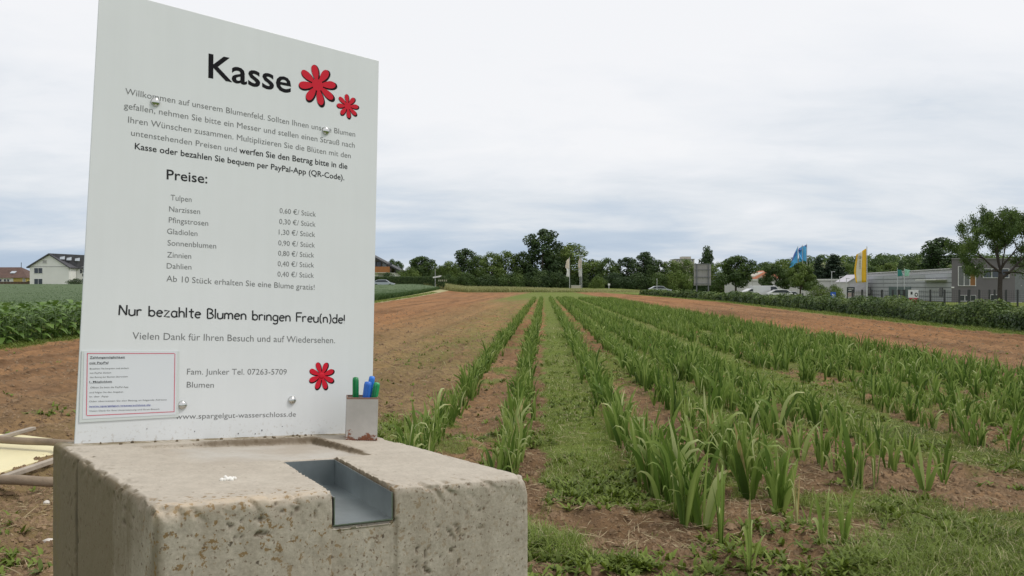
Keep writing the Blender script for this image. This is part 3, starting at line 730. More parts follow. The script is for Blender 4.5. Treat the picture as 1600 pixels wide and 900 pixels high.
    me2.materials.clear(); me2.materials.append(block_material()); me2.update()
    root = bpy.data.objects.new('concrete_block', None); COL.objects.link(root); root.matrix_world = BLK
    tag(root, 'weathered concrete pay block with a coin slot under the white sign', 'concrete block')
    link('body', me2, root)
    # metal chute in the slot
    M_ZN = plain('galvanised_sheet', (.37, .40, .405), .36, 1.0, .22, 12, .08, 40)
    def pt(u, v, z): return (u, v, z + TILT * u)
    def plate(name, q, thick_dir):
        b = MB(); k = Vector(thick_dir) * .0015; vs = [Vector(pt(*p)) for p in q]; vs2 = [p + k for p in vs]
        b.add(vs + vs2, [(3, 2, 1, 0), (4, 5, 6, 7)] + [(i, (i + 1) % 4, (i + 1) % 4 + 4, i + 4) for i in range(4)])
        return b.build(name, M_ZN, ch)
    ch = MB(); (p0, q0), (p1, q1) = slot_u(.001), slot_u(.234)
    vs = [Vector(pt(p0 + .001, .001, -.0405)), Vector(pt(q0 - .001, .001, -.0405)), Vector(pt(q1 - .001, .234, -.0405)), Vector(pt(p1 + .001, .234, -.0405))]
    ch.add(vs + [v_ + Vector((0, 0, .0015)) for v_ in vs], [(3, 2, 1, 0), (4, 5, 6, 7)] + [(i, (i + 1) % 4, (i + 1) % 4 + 4, i + 4) for i in range(4)])
    ch = ch.build('coin_chute', M_ZN, root)
    plate('chute_wall', [(q0 - .0015, .001, -.039), (q1 - .0015, .234, -.039), (q1 - .0015, .234, -.004), (q0 - .0015, .001, -.006)], (-1, 0, 0))
    plate('chute_wall', [(p0 + .0015, .001, -.039), (p1 + .0015, .234, -.039), (p1 + .0015, .234, -.004), (p0 + .0015, .001, -.006)], (1, 0, 0))
    plate('chute_wall', [(p1 + .0035, .2345, -.039), (q1 - .0035, .2345, -.039), (q1 - .0035, .2345, -.003), (p1 + .0035, .2345, -.003)], (0, -1, 0))
    # bird dropping
    b = MB(); r = random.Random(3)
    for k in range(9):
        cx, cy = .122 + r.gauss(0, .005), .118 + r.gauss(0, .004); rr = r.uniform(.0012, .0038)
        b.lathe([(rr, -.002), (rr * .85, .0012), (rr * .4, .0022), (.0003, .0024)], pt(cx, cy, .0012), 9)
    b.build('bird_dropping', plain('chalky_white', (.8, .79, .74), .8, 0, .06, 60), root, None, 0, True)
    # rust flecks and debris under the sign
    b = MB()
    for k in range(16):
        cx, cy = r.uniform(.02, .40), .452 + r.gauss(0, .004); rr = r.uniform(.001, .003)
        b.lathe([(rr, -.002), (rr * .9, .001), (rr * .3, .002)], pt(cx, cy, .001), 5)
    o = b.build('crumbs', plain('dark_crumbs', (.13, .10, .06), .9, 0, .4, 90), root)
    o['kind'] = 'stuff'
    return root
make_block()
def blk(u, v, z=0): return BLK @ Vector((u, v, z + TILT * u))

# ================================================================ SIGN
SX = Vector((.77848, .62368, -.07064)); SZ = Vector((.00214, .10990, .99394)); SN = Vector((.62767, -.77391, .08422))
S0 = Vector((-.64621, 1.29479, -.23258 + EYE))
SIGN = Matrix(((SX.x, -SN.x, SZ.x, S0.x), (SX.y, -SN.y, SZ.y, S0.y), (SX.z, -SN.z, SZ.z, S0.z), (0, 0, 0, 1)))   # x right, y into the panel, z up
def sign_mat():
    m, nt, b = newmat('white_laminate'); st = noise(nt, 1, 5, .6, mapping=(60, 1, 2.5)); n1 = noise(nt, 5, 4, .6); n2 = noise(nt, 160, 3, .6)
    c = ramp(nt, n1.outputs['Fac'], [(.3, (.675, .70, .71)), (.7, (.71, .735, .745))])
    c = mixc(nt, 1, c, ramp(nt, st.outputs['Fac'], [(.3, (.982, .982, .978)), (.6, (1, 1, 1))]), 'MULTIPLY')
    tc = nnode(nt, 'ShaderNodeTexCoord'); sp = nnode(nt, 'ShaderNodeSeparateXYZ'); nt.links.new(tc.outputs['Object'], sp.inputs[0])
    splash = mth(nt, 'MULTIPLY', mth(nt, 'MULTIPLY', mth(nt, 'SUBTRACT', .035, sp.outputs[2]), 30, True), mth(nt, 'MULTIPLY', mth(nt, 'SUBTRACT', n2.outputs['Fac'], .56), 8, True))
    c = mixc(nt, mth(nt, 'MULTIPLY', splash, .5), c, (.32, .27, .2))
    nt.links.new(c, b.inputs['Base Color']); nt.links.new(ramp(nt, st.outputs['Fac'], [(.3, (.30, .30, .30)), (.7, (.42, .42, .42))]), b.inputs['Roughness'])
    return m
M_SIGN = sign_mat()
M_INK = plain('black_ink', (.006, .006, .008), .6, spec=.12); M_GREY = plain('grey_ink', (.16, .165, .165), .5); M_BOLD = plain('dark_ink', (.028, .029, .031), .6, spec=.15)
M_RED = plain('red_print', (.58, .012, .03), .55, 0, .05, spec=.18); M_DRED = plain('black_print_edge', (.012, .005, .006), .6, spec=.1)
M_CHROME = plain('polished_steel', (.62, .62, .60), .16, 1.0, .05)
def text_mesh(txt, width, cap, offset=0, depth=.00015, maxscale=None):
    cu = bpy.data.curves.new('t', 'FONT'); cu.body = txt; cu.size = 1; cu.extrude = 0; cu.offset = offset; cu.resolution_u = 3
    o = bpy.data.objects.new('t', cu); COL.objects.link(o); dg = bpy.context.evaluated_depsgraph_get(); dg.update()
    me = bpy.data.meshes.new_from_object(o.evaluated_get(dg)); bpy.data.objects.remove(o)
    n = len(me.vertices); co = np.empty(n * 3, np.float32); me.vertices.foreach_get('co', co); co = co.reshape(-1, 3)
    w = co[:, 0].max() - co[:, 0].min(); co[:, 0] = (co[:, 0] - co[:, 0].min()) * width / w
    z = co[:, 1] * cap / .729
    co = np.stack([co[:, 0], np.full(n, -depth), z], 1)
    me.vertices.foreach_set('co', co.astype(np.float32).ravel()); me.name = 'lettering'; me.update(); return me
def put_text(parent, txt, u0, v0, u1, v1, cap, mat, offset=0, depth=.0003, name='lettering'):
    me = text_mesh(txt, math.hypot(u1 - u0, v1 - v0), cap, offset, 0.0); me.materials.append(mat)
    o = link(name, me, parent); o.location = (u0, -depth, v0); o.rotation_euler = (0, -math.atan2(v1 - v0, u1 - u0), 0); return o
LINES = [
('K','Kasse',0.1749,0.5983,0.3230,0.6028,0.0431),
('r','Willkommen auf unserem Blumenfeld. Sollten Ihnen unsere Blumen',0.0455,0.5417,0.4525,0.5463,0.0106),
('r','gefallen, nehmen Sie bitte ein Messer und stellen einen Strauß nach',0.0445,0.5185,0.4520,0.5251,0.0106),
('r','Ihren Wünschen zusammen. Multiplizieren Sie die Blüten mit den',0.0518,0.4969,0.4442,0.5040,0.0106),
('r','untenstehenden Preisen und',0.0572,0.4770,0.2281,0.4789,0.0101),
('b','werfen Sie den Betrag bitte in die',0.2326,0.4782,0.4379,0.4825,0.0110),
('b','Kasse oder bezahlen Sie bequem per PayPal-App (QR-Code).',0.0637,0.4563,0.4321,0.4607,0.0105),
('b','Preise:',0.1147,0.4153,0.1804,0.4180,0.0170),
('r','Tulpen',0.1224,0.3822,0.1558,0.3832,0.0095),
('r','Narzissen',0.1209,0.3632,0.1705,0.3650,0.0095),
('r','Pfingstrosen',0.1211,0.3453,0.1846,0.3471,0.0095),
('r','Gladiolen',0.1193,0.3268,0.1676,0.3282,0.0094),
('r','Sonnenblumen',0.1208,0.3081,0.1993,0.3107,0.0095),
('r','Zinnien',0.1210,0.2889,0.1590,0.2899,0.0093),
('r','Dahlien',0.1211,0.2710,0.1601,0.2723,0.0093),
('r','0,60 €/ Stück',0.3085,0.3842,0.3770,0.3860,0.0095),
('r','0,30 €/ Stück',0.3084,0.3650,0.3770,0.3678,0.0095),
('r','1,30 €/ Stück',0.3082,0.3463,0.3768,0.3492,0.0095),
('r','0,90 €/ Stück',0.3080,0.3272,0.3769,0.3300,0.0094),
('r','0,80 €/ Stück',0.3083,0.3090,0.3758,0.3119,0.0094),
('r','0,40 €/ Stück',0.3081,0.2907,0.3763,0.2940,0.0094),
('r','0,40 €/ Stück',0.3083,0.2726,0.3765,0.2756,0.0094),
('r','Ab 10 Stück erhalten Sie eine Blume gratis!',0.1214,0.2502,0.3784,0.2538,0.0103),
('c','Nur bezahlte Blumen bringen Freu(n)de!',0.0529,0.1929,0.4410,0.1972,0.0165),
('r','Vielen Dank für Ihren Besuch und auf Wiedersehen.',0.0742,0.1565,0.4210,0.1606,0.0117),
('r','Fam. Junker Tel. 07263-5709',0.1601,0.1026,0.3304,0.1039,0.0101),
('r','Blumen',0.1605,0.0820,0.2043,0.0816,0.0098),
('r','www.spargelgut-wasserschloss.de',0.1451,0.0322,0.3495,0.0319,0.0089),
]
def arc(cx, cz, rx, rz, a0, a1, n=12):
    return [(cx + rx * math.cos(rad(a0 + (a1 - a0) * i / n)), cz + rz * math.sin(rad(a0 + (a1 - a0) * i / n))) for i in range(n + 1)]
X = .62
HAND = {  # round hand-lettered glyphs: strokes in cap-height units, advance
 'N': ([[(0, 0), (.03, 1)], [(.03, .98), (.52, .03)], [(.52, .03), (.55, 1.02)]], .72),
 'u': ([[(0, X), (0, .25)] + arc(.2, .22, .2, .22, 180, 340), [(.42, X), (.42, .02)]], .58),
 'r': ([[(0, X), (.02, 0)], arc(.2, .38, .18, .22, 175, 45)], .47),
 'b': ([[(0, 1.03), (.01, 0)], arc(.22, .3, .22, .29, 180, -180)], .58),
 'e': ([[(.04, .34), (.44, .36)] + arc(.23, .31, .22, .3, 10, 315)], .58),
 'z': ([[(0, X), (.38, .62), (.0, .02), (.42, .0)]], .55),
 'a': ([arc(.22, .3, .22, .3, 55, 330), [(.42, .62), (.40, .2), (.46, 0)]], .60),
 'h': ([[(0, 1.03), (.01, 0)], arc(.2, .36, .19, .24, 165, 0) + [(.40, 0)]], .56),
 'l': ([[(0, 1.03), (.01, 0)]], .20),
 't': ([[(.2, .93), (.2, .12), (.28, 0), (.36, .02)], [(0, .62), (.4, .64)]], .50),
 'B': ([[(0, 1), (.01, 0)], [(0, 1)] + arc(.15, .77, .26, .23, 90, -90, 9) + arc(.17, .27, .31, .27, 90, -90, 9) + [(.01, 0)]], .64),
 'm': ([[(0, X), (.01, 0)], arc(.17, .38, .16, .23, 170, 0) + [(.33, 0)], arc(.5, .38, .16, .23, 170, 0) + [(.67, 0)]], .82),
 'n': ([[(0, X), (.01, 0)], arc(.2, .36, .19, .25, 165, 0) + [(.40, 0)]], .56),
 'i': ([[(0, .60), (.01, 0)], [(0, .84), (.005, .83)]], .19),
 'g': ([arc(.22, .31, .22, .29, 50, 320), [(.43, .6), (.42, -.1)] + arc(.21, -.14, .21, .2, 10, -150)], .58),
 'F': ([[(.0, 1), (.02, 0)], [(0, .98), (.50, 1.0)], [(.02, .54), (.42, .55)]], .58),
 '(': ([arc(.3, .45, .28, .64, 120, 240)], .34),
 ')': ([arc(-.1, .45, .28, .64, 60, -60)], .34),
 'd': ([[(.43, 1.03), (.42, 0)], arc(.22, .3, .22, .29, 20, 340)], .58),
 '!': ([[(0, 1.0), (0, .28)], [(0, .05), (.003, .04)]], .12), ' ': ([], .42)}
def hand_text(parent, txt, u0, v0, u1, v1, cap):
    total = sum(HAND[c][1] for c in txt); sx = math.hypot(u1 - u0, v1 - v0) / total; b = MB(); x = 0
    for c in txt:
        st, adv = HAND[c]
        for s in st: b.tube([((x + p[0]) * sx, 0, p[1] * cap) for p in s], .085 * cap, 6)
        x += adv
    b.v = [(p[0], p[1] * .12, p[2]) for p in b.v]
    o = b.build('lettering', M_BOLD, parent); o.location = (u0, -.0003, v0); o.rotation_euler = (0, -math.atan2(v1 - v0, u1 - u0), 0); return o
def flower_emblem(parent, cx, cz, R, rot, petals=8, dome=False):
    def pm(sc, dx, dz, dep, nm, mat, par):
        b = MB()
        for k in range(petals):
            a = 2 * math.pi * k / petals + rot; pts = []
            for t in range(20):
                q = 2 * math.pi * t / 20; lx = .60 + .40 * math.cos(q); lz = .175 * math.sin(q) * (1.0 + .35 * math.cos(q))
                lx = .60 + (lx - .60) * (1 + (sc - 1)); lz *= sc
                pts.append(((lx * math.cos(a) - lz * math.sin(a)) * R + dx, (lx * math.sin(a) + lz * math.cos(a)) * R + dz))
            y = dep - .00002 * k
            b.add([(p[0], y, p[1]) for p in pts], [tuple(range(20))])
        pts = [(.30 * R * math.cos(q * .3142) + dx, .30 * R * math.sin(q * .3142) + dz) for q in range(20)]
        b.add([(p[0], dep - .0002, p[1]) for p in pts], [tuple(range(20))])
        return b.build(nm, mat, par)
    o = pm(1.0, 0, 0, -.0008, 'flower_emblem', M_RED, parent); o.location = (cx, 0, cz)
    pm(1.16, R * .05, -R * .05, -.0003, 'emblem_outline', M_DRED, o)
    if dome:
        b = MB(); b.lathe([(R * .22, 0), (R * .2, R * .05), (R * .1, R * .09), (R * .01, R * .1)], (0, 0, 0), 20)
        b.v = [(p[0], -.0012 - p[2] * .4, p[1]) for p in b.v]; b.build('emblem_centre', M_RED, o, None, 0, True)
def make_sign():
    root = bpy.data.objects.new('information_sign', None); COL.objects.link(root); root.matrix_world = SIGN
    tag(root, 'tall white payment sign headed Kasse standing on the concrete block', 'sign')
    b = MB(); b.box((.25, .002, .352), (.5, .004, .705)); b.build('panel', M_SIGN, root, None, .0006)
    # steel posts behind carry the panel
    for k, t, u0, v0, u1, v1, cap in LINES:
        if k == 'K': put_text(root, t, u0, v0, u1, v1, cap * 1.0, M_INK, .014)
        elif k == 'r': put_text(root, t, u0, v0, u1, v1, cap, M_GREY, -.004)
        elif k == 'b': put_text(root, t, u0, v0, u1, v1, cap, M_BOLD, .010)
        else: hand_text(root, t, u0, v0, u1, v1, cap * .95)
    flower_emblem(root, .3732, .6287, .0370, rad(13)); flower_emblem(root, .4351, .6018, .0225, rad(8)); flower_emblem(root, .3959, .1025, .0248, rad(22), 8, True)
    for u, v in ((.0916, .5383), (.3922, .5467), (.1547, .0542), (.3414, .0599)):
        b = MB(); r = .0074; b.lathe([(r * .98, 0), (r, .0008), (r * .93, .0026), (r * .72, .0044), (r * .38, .0055), (.0002, .0058)], (0, 0, 0), 24)
        b.v = [(p[0], -p[2], p[1]) for p in b.v]; b.build('bolt', M_CHROME, root, (u, 0, v), 0, True)
        b = MB(); b.lathe([(.003, -.012), (.003, 0)], (0, 0, 0), 8); 
    # two flat steel brackets behind, down into the concrete
    for u in (.12, .37):
        MB().box((u, .0065, .28), (.03, .005, .70)).build('bracket', plain('galvanised', (.36, .37, .38), .5, .7, .1), root)
    # bits of dirt sticking to the lower edge
    b = MB(); r = random.Random(9)
    for k in range(6):
        u = r.uniform(.1, .42); s = r.uniform(.0006, .0014); b.box((u, -.0004, r.uniform(.004, .02)), (s, .0008, s * r.uniform(1, 2.5)), 0)
    o = b.build('dirt_specks', M_INK, root); o['kind'] = 'stuff'
    return root
sign = make_sign()

# ---------------------------------------------------------------- laminated notice fixed on the sign, lower left
def make_notice():
    root = bpy.data.objects.new('payment_notice', None); COL.objects.link(root); root.matrix_world = SIGN
    root.matrix_world = SIGN @ Matrix.Translation((.0008, 0, 0)); tag(root, 'small laminated notice with a red border at the lower left of the sign', 'notice')
    P = [(.0035, .0305), (.1485, .0355), (.1455, .1395), (.0018, .1365)]
    def quad(nm, pts, y, mat, th):
        b = MB(); vs = [(p[0], y, p[1]) for p in pts] + [(p[0], y + th, p[1]) for p in pts]
        b.add(vs, [(0, 1, 2, 3), (7, 6, 5, 4)] + [(i, i + 4, (i + 1) % 4 + 4, (i + 1) % 4) for i in range(4)]); return b.build(nm, mat, root)
    quad('laminate', P, -.0016, plain('laminate_film', (.60, .64, .625), .18, 0, .02), .0014)
    quad('paper', [(.0078, .0355), (.1435, .0395), (.1412, .1385), (.0050, .1352)], -.0021, plain('notice_paper', (.66, .69, .72), .45, 0, .02), .0004)
    F = [(.0128, .0405), (.1409, .0440), (.1382, .1359), (.0095, .1330)]; w = .0011; b = MB()
    for i in range(4):
        a = Vector((F[i][0], 0, F[i][1])); c = Vector((F[(i + 1) % 4][0], 0, F[(i + 1) % 4][1])); t = (c - a).normalized(); n = Vector((-t.z, 0, t.x)) * w / 2
        s = Vector((0, -.0024, 0)); e = t * (w / 2) * (1 if i % 2 else -1)
        b.add([a - e * 1 + n + s, a - e - n + s, c - e * 1 - n + s, c - e + n + s], [(0, 1, 2, 3)])
    b.build('red_border', plain('red_border_print', (.62, .12, .17), .5), root)
    T_ = [('Zahlungsmöglichkeit', .0133, .1255, .0632, .1270, .0034, 'b'), ('mit PayPal', .0134, .1172, .0397, .1182, .0034, 'b'),
          ('Bezahlen Sie bequem und einfach', .0141, .1091, .0695, .1107, .0024, 'r'), ('mit PayPal. Einfach', .0145, .1026, .0444, .1035, .0024, 'r'), ('den Betrag der Blumen überweisen', .0148, .0964, .0687, .0979, .0024, 'r'),
          ('1. Möglichkeit', .0145, .0893, .0464, .0900, .0028, 'b'), ('Öffnen Sie bitte die PayPal-App', .0162, .0809, .0702, .0819, .0025, 'r'),
          ('und folgen Sie den Angaben', .0153, .0737, .0631, .0745, .0024, 'r'), ('in der App', .0156, .0675, .0422, .0679, .0024, 'r'),
          ('Oder überweisen Sie den Betrag an folgende Adresse', .0154, .0604, .1286, .0620, .0024, 'r'),
          ('www.spargelgut-wasserschloss.de', .0157, .0531, .1044, .0541, .0026, 'u'), ('Vielen Dank für Ihre Unterstützung und Ihren Besuch', .0162, .0462, .1181, .0475, .0024, 'r')]
    M_BL = plain('blue_ink', (.05, .07, .35), .5)
    for t, u0, v0, u1, v1, cap, k in T_:
        put_text(root, t, u0, v0, u1, v1, cap, {'r': M_GREY, 'b': M_BOLD, 'u': M_BL}[k], .006 if k != 'r' else 0, .0024)
        if k != 'r':
            b = MB(); z0 = v0 - .0009; z1 = v1 - .0009
            b.add([(u0, -.0023, z0), (u1, -.0023, z1), (u1, -.0023, z1 + .0003), (u0, -.0023, z0 + .0003)], [(0, 1, 2, 3)]); b.build('underline', M_BOLD if k == 'b' else M_BL, root)
make_notice()

# ---------------------------------------------------------------- square steel tube with pens
def make_holder():
    m, nt, b_ = newmat('rusty_galvanised')
    tc = nnode(nt, 'ShaderNodeTexCoord'); sp = nnode(nt, 'ShaderNodeSeparateXYZ'); nt.links.new(tc.outputs['Object'], sp.inputs[0])
    n1 = noise(nt, 75, 6, .7); n2 = noise(nt, 14, 4, .6)
    c = ramp(nt, n2.outputs['Fac'], [(.3, (.36, .345, .32)), (.7, (.50, .48, .45))])
    low = mth(nt, 'MULTIPLY', mth(nt, 'SUBTRACT', mth(nt, 'ADD', .009, mth(nt, 'MULTIPLY', mth(nt, 'SUBTRACT', n1.outputs['Fac'], .5), .075)), sp.outputs[2]), 240, True)
    top = mth(nt, 'MULTIPLY', mth(nt, 'SUBTRACT', sp.outputs[2], .0695), 900, True)
    rs = ramp(nt, n1.outputs['Fac'], [(.3, (.10, .035, .02)), (.7, (.25, .09, .04))])
    c = mixc(nt, mth(nt, 'MAXIMUM', low, mth(nt, 'MULTIPLY', top, .8)), c, rs)
    nt.links.new(c, b_.inputs['Base Color']); b_.inputs['Metallic'].default_value = .25; b_.inputs['Roughness'].default_value = .5
    nt.links.new(bump(nt, n1.outputs['Fac'], .2, .002), b_.inputs['Normal'])
    p = blk(.464, .402)
    root = bpy.data.objects.new('pen_holder', None); COL.objects.link(root)
    root.location = p; root.rotation_euler = (rad(-2), math.atan(.03), math.atan2(UY, UX) - rad(27))
    tag(root, 'square rust stained steel tube holding pens beside the sign', 'pen holder')
    s = .0265; h = .073; t = .0022
    bb = MB(); bb.box((0, -s + t / 2, h / 2), (2 * s, t, h)); bb.box((0, s - t / 2, h / 2), (2 * s, t, h)); bb.box((-s + t / 2, 0, h / 2), (t, 2 * s - 2 * t, h)); bb.box((s - t / 2, 0, h / 2), (t, 2 * s - 2 * t, h))
    bb.box((0, 0, .002), (2 * s - 2 * t, 2 * s - 2 * t, .004)); bb.build('tube', m, root, None, .0004)
    b = MB()
    for k in range(10): b.tube([(-.016 + .003 * k, -s - .0002, .0005), (-.014 + .003 * k, -s - .0016, .0018)], .0011, 5)
    b.build('weld_bead', plain('rust', (.17, .06, .03), .9, 0, .4, 80), root)
    def pen(dx, dy, lean_x, lean_y, col, L, label, r=.0052):
        M_P = plain('pen_' + label.split()[0] + label.split()[1], col, .25, 0, .04); o = bpy.data.objects.new('pen', None); COL.objects.link(o)
        o.location = root.matrix_basis @ Vector((dx, dy, .006)); o.rotation_euler = (lean_x, lean_y, .4 * dx * 100)
        tag(o, label, 'pen', 'pens in the steel tube')
        b = MB(); b.lathe([(.001, 0), (r * .55, .008), (r * .9, .016), (r * .9, L - .042)], n=16); b.build('barrel', M_P, o, None, 0, True)
        b = MB(); b.lathe([(r * 1.0, L - .046), (r * 1.06, L - .044), (r * 1.04, L - .006), (r * .9, L - .001), (r * .4, L)], n=16); b.build('cap', M_P, o, None, 0, True)
        b = MB(); b.box((0, -r - .0018, L - .021), (.0034, .0011, .034)); b.box((0, -r - .0004, L - .0045), (.0034, .003, .003)); b.build('clip', plain('pen_clip_white', (.75, .78, .8), .3) if 'white' in label else M_P, o, None, .0003)
    pen(-.009, .004, 0, rad(0), (.01, .20, .06), .100, 'dark green pen standing upright at the left of the tube')
    pen(.001, -.006, rad(2), rad(7), (.025, .14, .55), .094, 'blue pen leaning right in front, between the green ones', .0062)
    pen(.004, .012, rad(-2), rad(9), (.03, .20, .70), .102, 'taller bright blue pen standing behind the other blue one')
    pen(.012, .000, rad(1), rad(10), (.02, .30, .10), .092, 'lighter green pen leaning over the right rim of the tube', .0056)
make_holder()
# ================================================================ TREES
def crown_mesh(name, mat, n, lobes, leaf, seed, flat=.0, droop=0, fill=.35, zmin=0):
    """lobes: (x,y,z,r,rz). Leaf faces spread through the lobes' outer shells."""
    g = np.random.default_rng(seed); L = np.array(lobes); wts = L[:, 3] ** 2; wts = wts / wts.sum()
    k = g.choice(len(L), n, p=wts); d = g.normal(size=(n, 3)); d /= np.linalg.norm(d, axis=1, keepdims=True)
    rr = np.where(g.random(n) < fill, g.random(n) ** .6, .82 + .22 * g.random(n))
    bumpf = .80 + .42 * fbm(np.arctan2(d[:, 1], d[:, 0]) * 2.2 + k * 3.1, d[:, 2] * 3.0 + k, seed, 3)
    rr = rr * bumpf
    C = L[k, :3] + d * rr[:, None] * np.stack([L[k, 3], L[k, 3], L[k, 4]], 1)
    C[:, 2] = np.maximum(C[:, 2], zmin)
    Nn = d + g.normal(0, .55, (n, 3)) + np.array([0, 0, .35]); s = leaf * (.6 + .8 * g.random(n))
    V, F = leafquads(C, Nn, s, .7)
    t = np.clip(.42 + .22 * (g.random(len(L))[k] - .5) * 2 + .25 * (g.random(n) - .5) + .12 * d[:, 2] * 0, 0, 1)
    return mesh_arr(name, V, F, mat, False, {'tint': np.repeat(t, 4)})
def lobes_round(seed, n=26, rx=.34, z0=.22, z1=.95, top=.55, r=(.10, .17)):
    g = random.Random(seed); out = []
    for i in range(n):
        z = z0 + (z1 - z0) * ((i + .5) / n); zz = (z - z0) / (z1 - z0)
        env = rx * math.sqrt(max(.02, 1 - abs((zz - .42) / .62) ** 2.3))
        a = i * 2.4 + g.uniform(-.5, .5); q = env * g.uniform(.35, .85) if zz < .93 else env * .2
        rad_ = g.uniform(*r) * (1.0 - .35 * zz)
        out.append((q * math.cos(a), q * math.sin(a), min(z, 1 - rad_ * .8), rad_, rad_ * .85))
    return out
def lobes_conif(seed, n=34, rx=.20):
    g = random.Random(seed); out = []
    for i in range(n):
        z = .10 + .86 * i / n; env = rx * (1 - z) ** .85 + .012; a = i * 2.4
        out.append((env * .55 * math.cos(a), env * .55 * math.sin(a), z, env * .62 + .015, .05 * (1.2 - z) + .015))
    return out
def trunk_mesh(lobes, h0, r0, seed, nlimb=9, top=.8, mat=None):
    b = MB(); g = random.Random(seed); pts = []; x = y = 0
    for i in range(7):
        t = i / 6; pts.append((x, y, -.03 + t * top)); x += g.uniform(-.012, .012); y += g.uniform(-.012, .012)
    b.tube(pts, [r0 * (1 - .8 * i / 6) * (1.3 if i == 0 else 1) for i in range(7)], 8)
    for l in sorted(lobes, key=lambda q: -q[3])[:nlimb]:
        z0 = h0 + (min(l[2], top) - h0) * .45; 
        if l[2] < z0: z0 = h0 * .9
        m = Vector((l[0] * .5, l[1] * .5, z0 + (l[2] - z0) * .55)); b.tube([(0, 0, z0), m, (l[0], l[1], l[2])], [r0 * .45, r0 * .28, r0 * .1], 6)
    return b.mesh('trunk', mat or M_BARK, 0, True)
TV = {}
def variant(kind, k):
    key = (kind, k)
    if key in TV: return TV[key]
    s = hash(kind) % 97 if False else sum(map(ord, kind)) + k * 17
    if kind == 'round': L = lobes_round(s, 30, .36, .16, .95); m = crown_mesh('crown', M_TREE, 7000, L, .034, s)
    elif kind == 'light': L = lobes_round(s, 26, .40, .14, .92, r=(.11, .19)); m = crown_mesh('crown', M_TREEY, 7000, L, .032, s)
    elif kind == 'dark': L = lobes_round(s, 40, .30, .10, .97, r=(.08, .15)); m = crown_mesh('crown', M_TREED, 9000, L, .032, s)
    elif kind == 'shrub': L = lobes_round(s, 22, .62, .02, .85, r=(.2, .32)); m = crown_mesh('crown', M_TREE, 5000, L, .05, s, zmin=-.05)
    elif kind == 'shrubdark': L = lobes_round(s, 22, .62, .02, .85, r=(.2, .32)); m = crown_mesh('crown', M_TREED, 5000, L, .05, s, zmin=-.05)
    elif kind == 'shrublight': L = lobes_round(s, 22, .62, .02, .85, r=(.2, .32)); m = crown_mesh('crown', M_TREEY, 5000, L, .05, s, zmin=-.05)
    elif kind == 'orchard': L = lobes_round(s, 22, .46, .36, .95, r=(.11, .18)); m = crown_mesh('crown', M_TREE, 8000, L, .04, s)
    elif kind == 'orchardlight': L = lobes_round(s, 22, .46, .36, .95, r=(.11, .18)); m = crown_mesh('crown', M_TREEY, 8000, L, .04, s)
    elif kind == 'conifer': L = lobes_conif(s); m = crown_mesh('crown', M_CONIF, 7000, L, .03, s)
    elif kind == 'columnar': L = [(random.Random(i + s).uniform(-.04, .04), random.Random(i + s + 5).uniform(-.04, .04), .1 + .85 * i / 14, .16 * math.sin(.35 + 2.5 * i / 14) + .03, .08) for i in range(14)]; m = crown_mesh('crown', M_TREED, 6000, L, .035, s)
    h0 = .3 if 'orchard' in kind else .14
    t = trunk_mesh(L, h0, .028 if 'orchard' in kind else .024, s, 9, .35 if kind.startswith('shrub') else .8)
    TV[key] = (m, t); return TV[key]
def tree(kind, px, ytop, wpx, d, label, cat='tree', name=None, group=None, k=None, ybase=None, natw=None):
    """tree whose top shows at row ytop and whose crown is wpx wide, standing d metres away"""
    x = at(px, d); z0 = T(x, d); h = zt(ytop, d) - z0
    m, t = variant(kind, random.randrange(3) if k is None else k)
    nat = {'round': .56, 'light': .60, 'dark': .52, 'shrub': 1.15, 'shrubdark': 1.15, 'shrublight': 1.15, 'orchard': .86, 'orchardlight': .86, 'conifer': .30, 'columnar': .36}[kind]
    w = wpx * d / 1370 / nat
    o = thing(name or (cat.replace(' ', '_')), label, cat, (x, d, z0), random.uniform(0, 6.28), group)
    o.scale = (w, w, h / 1.0); link('crown', m, o); link('trunk', t, o); return o
GT = 'trees along the far side of the field'
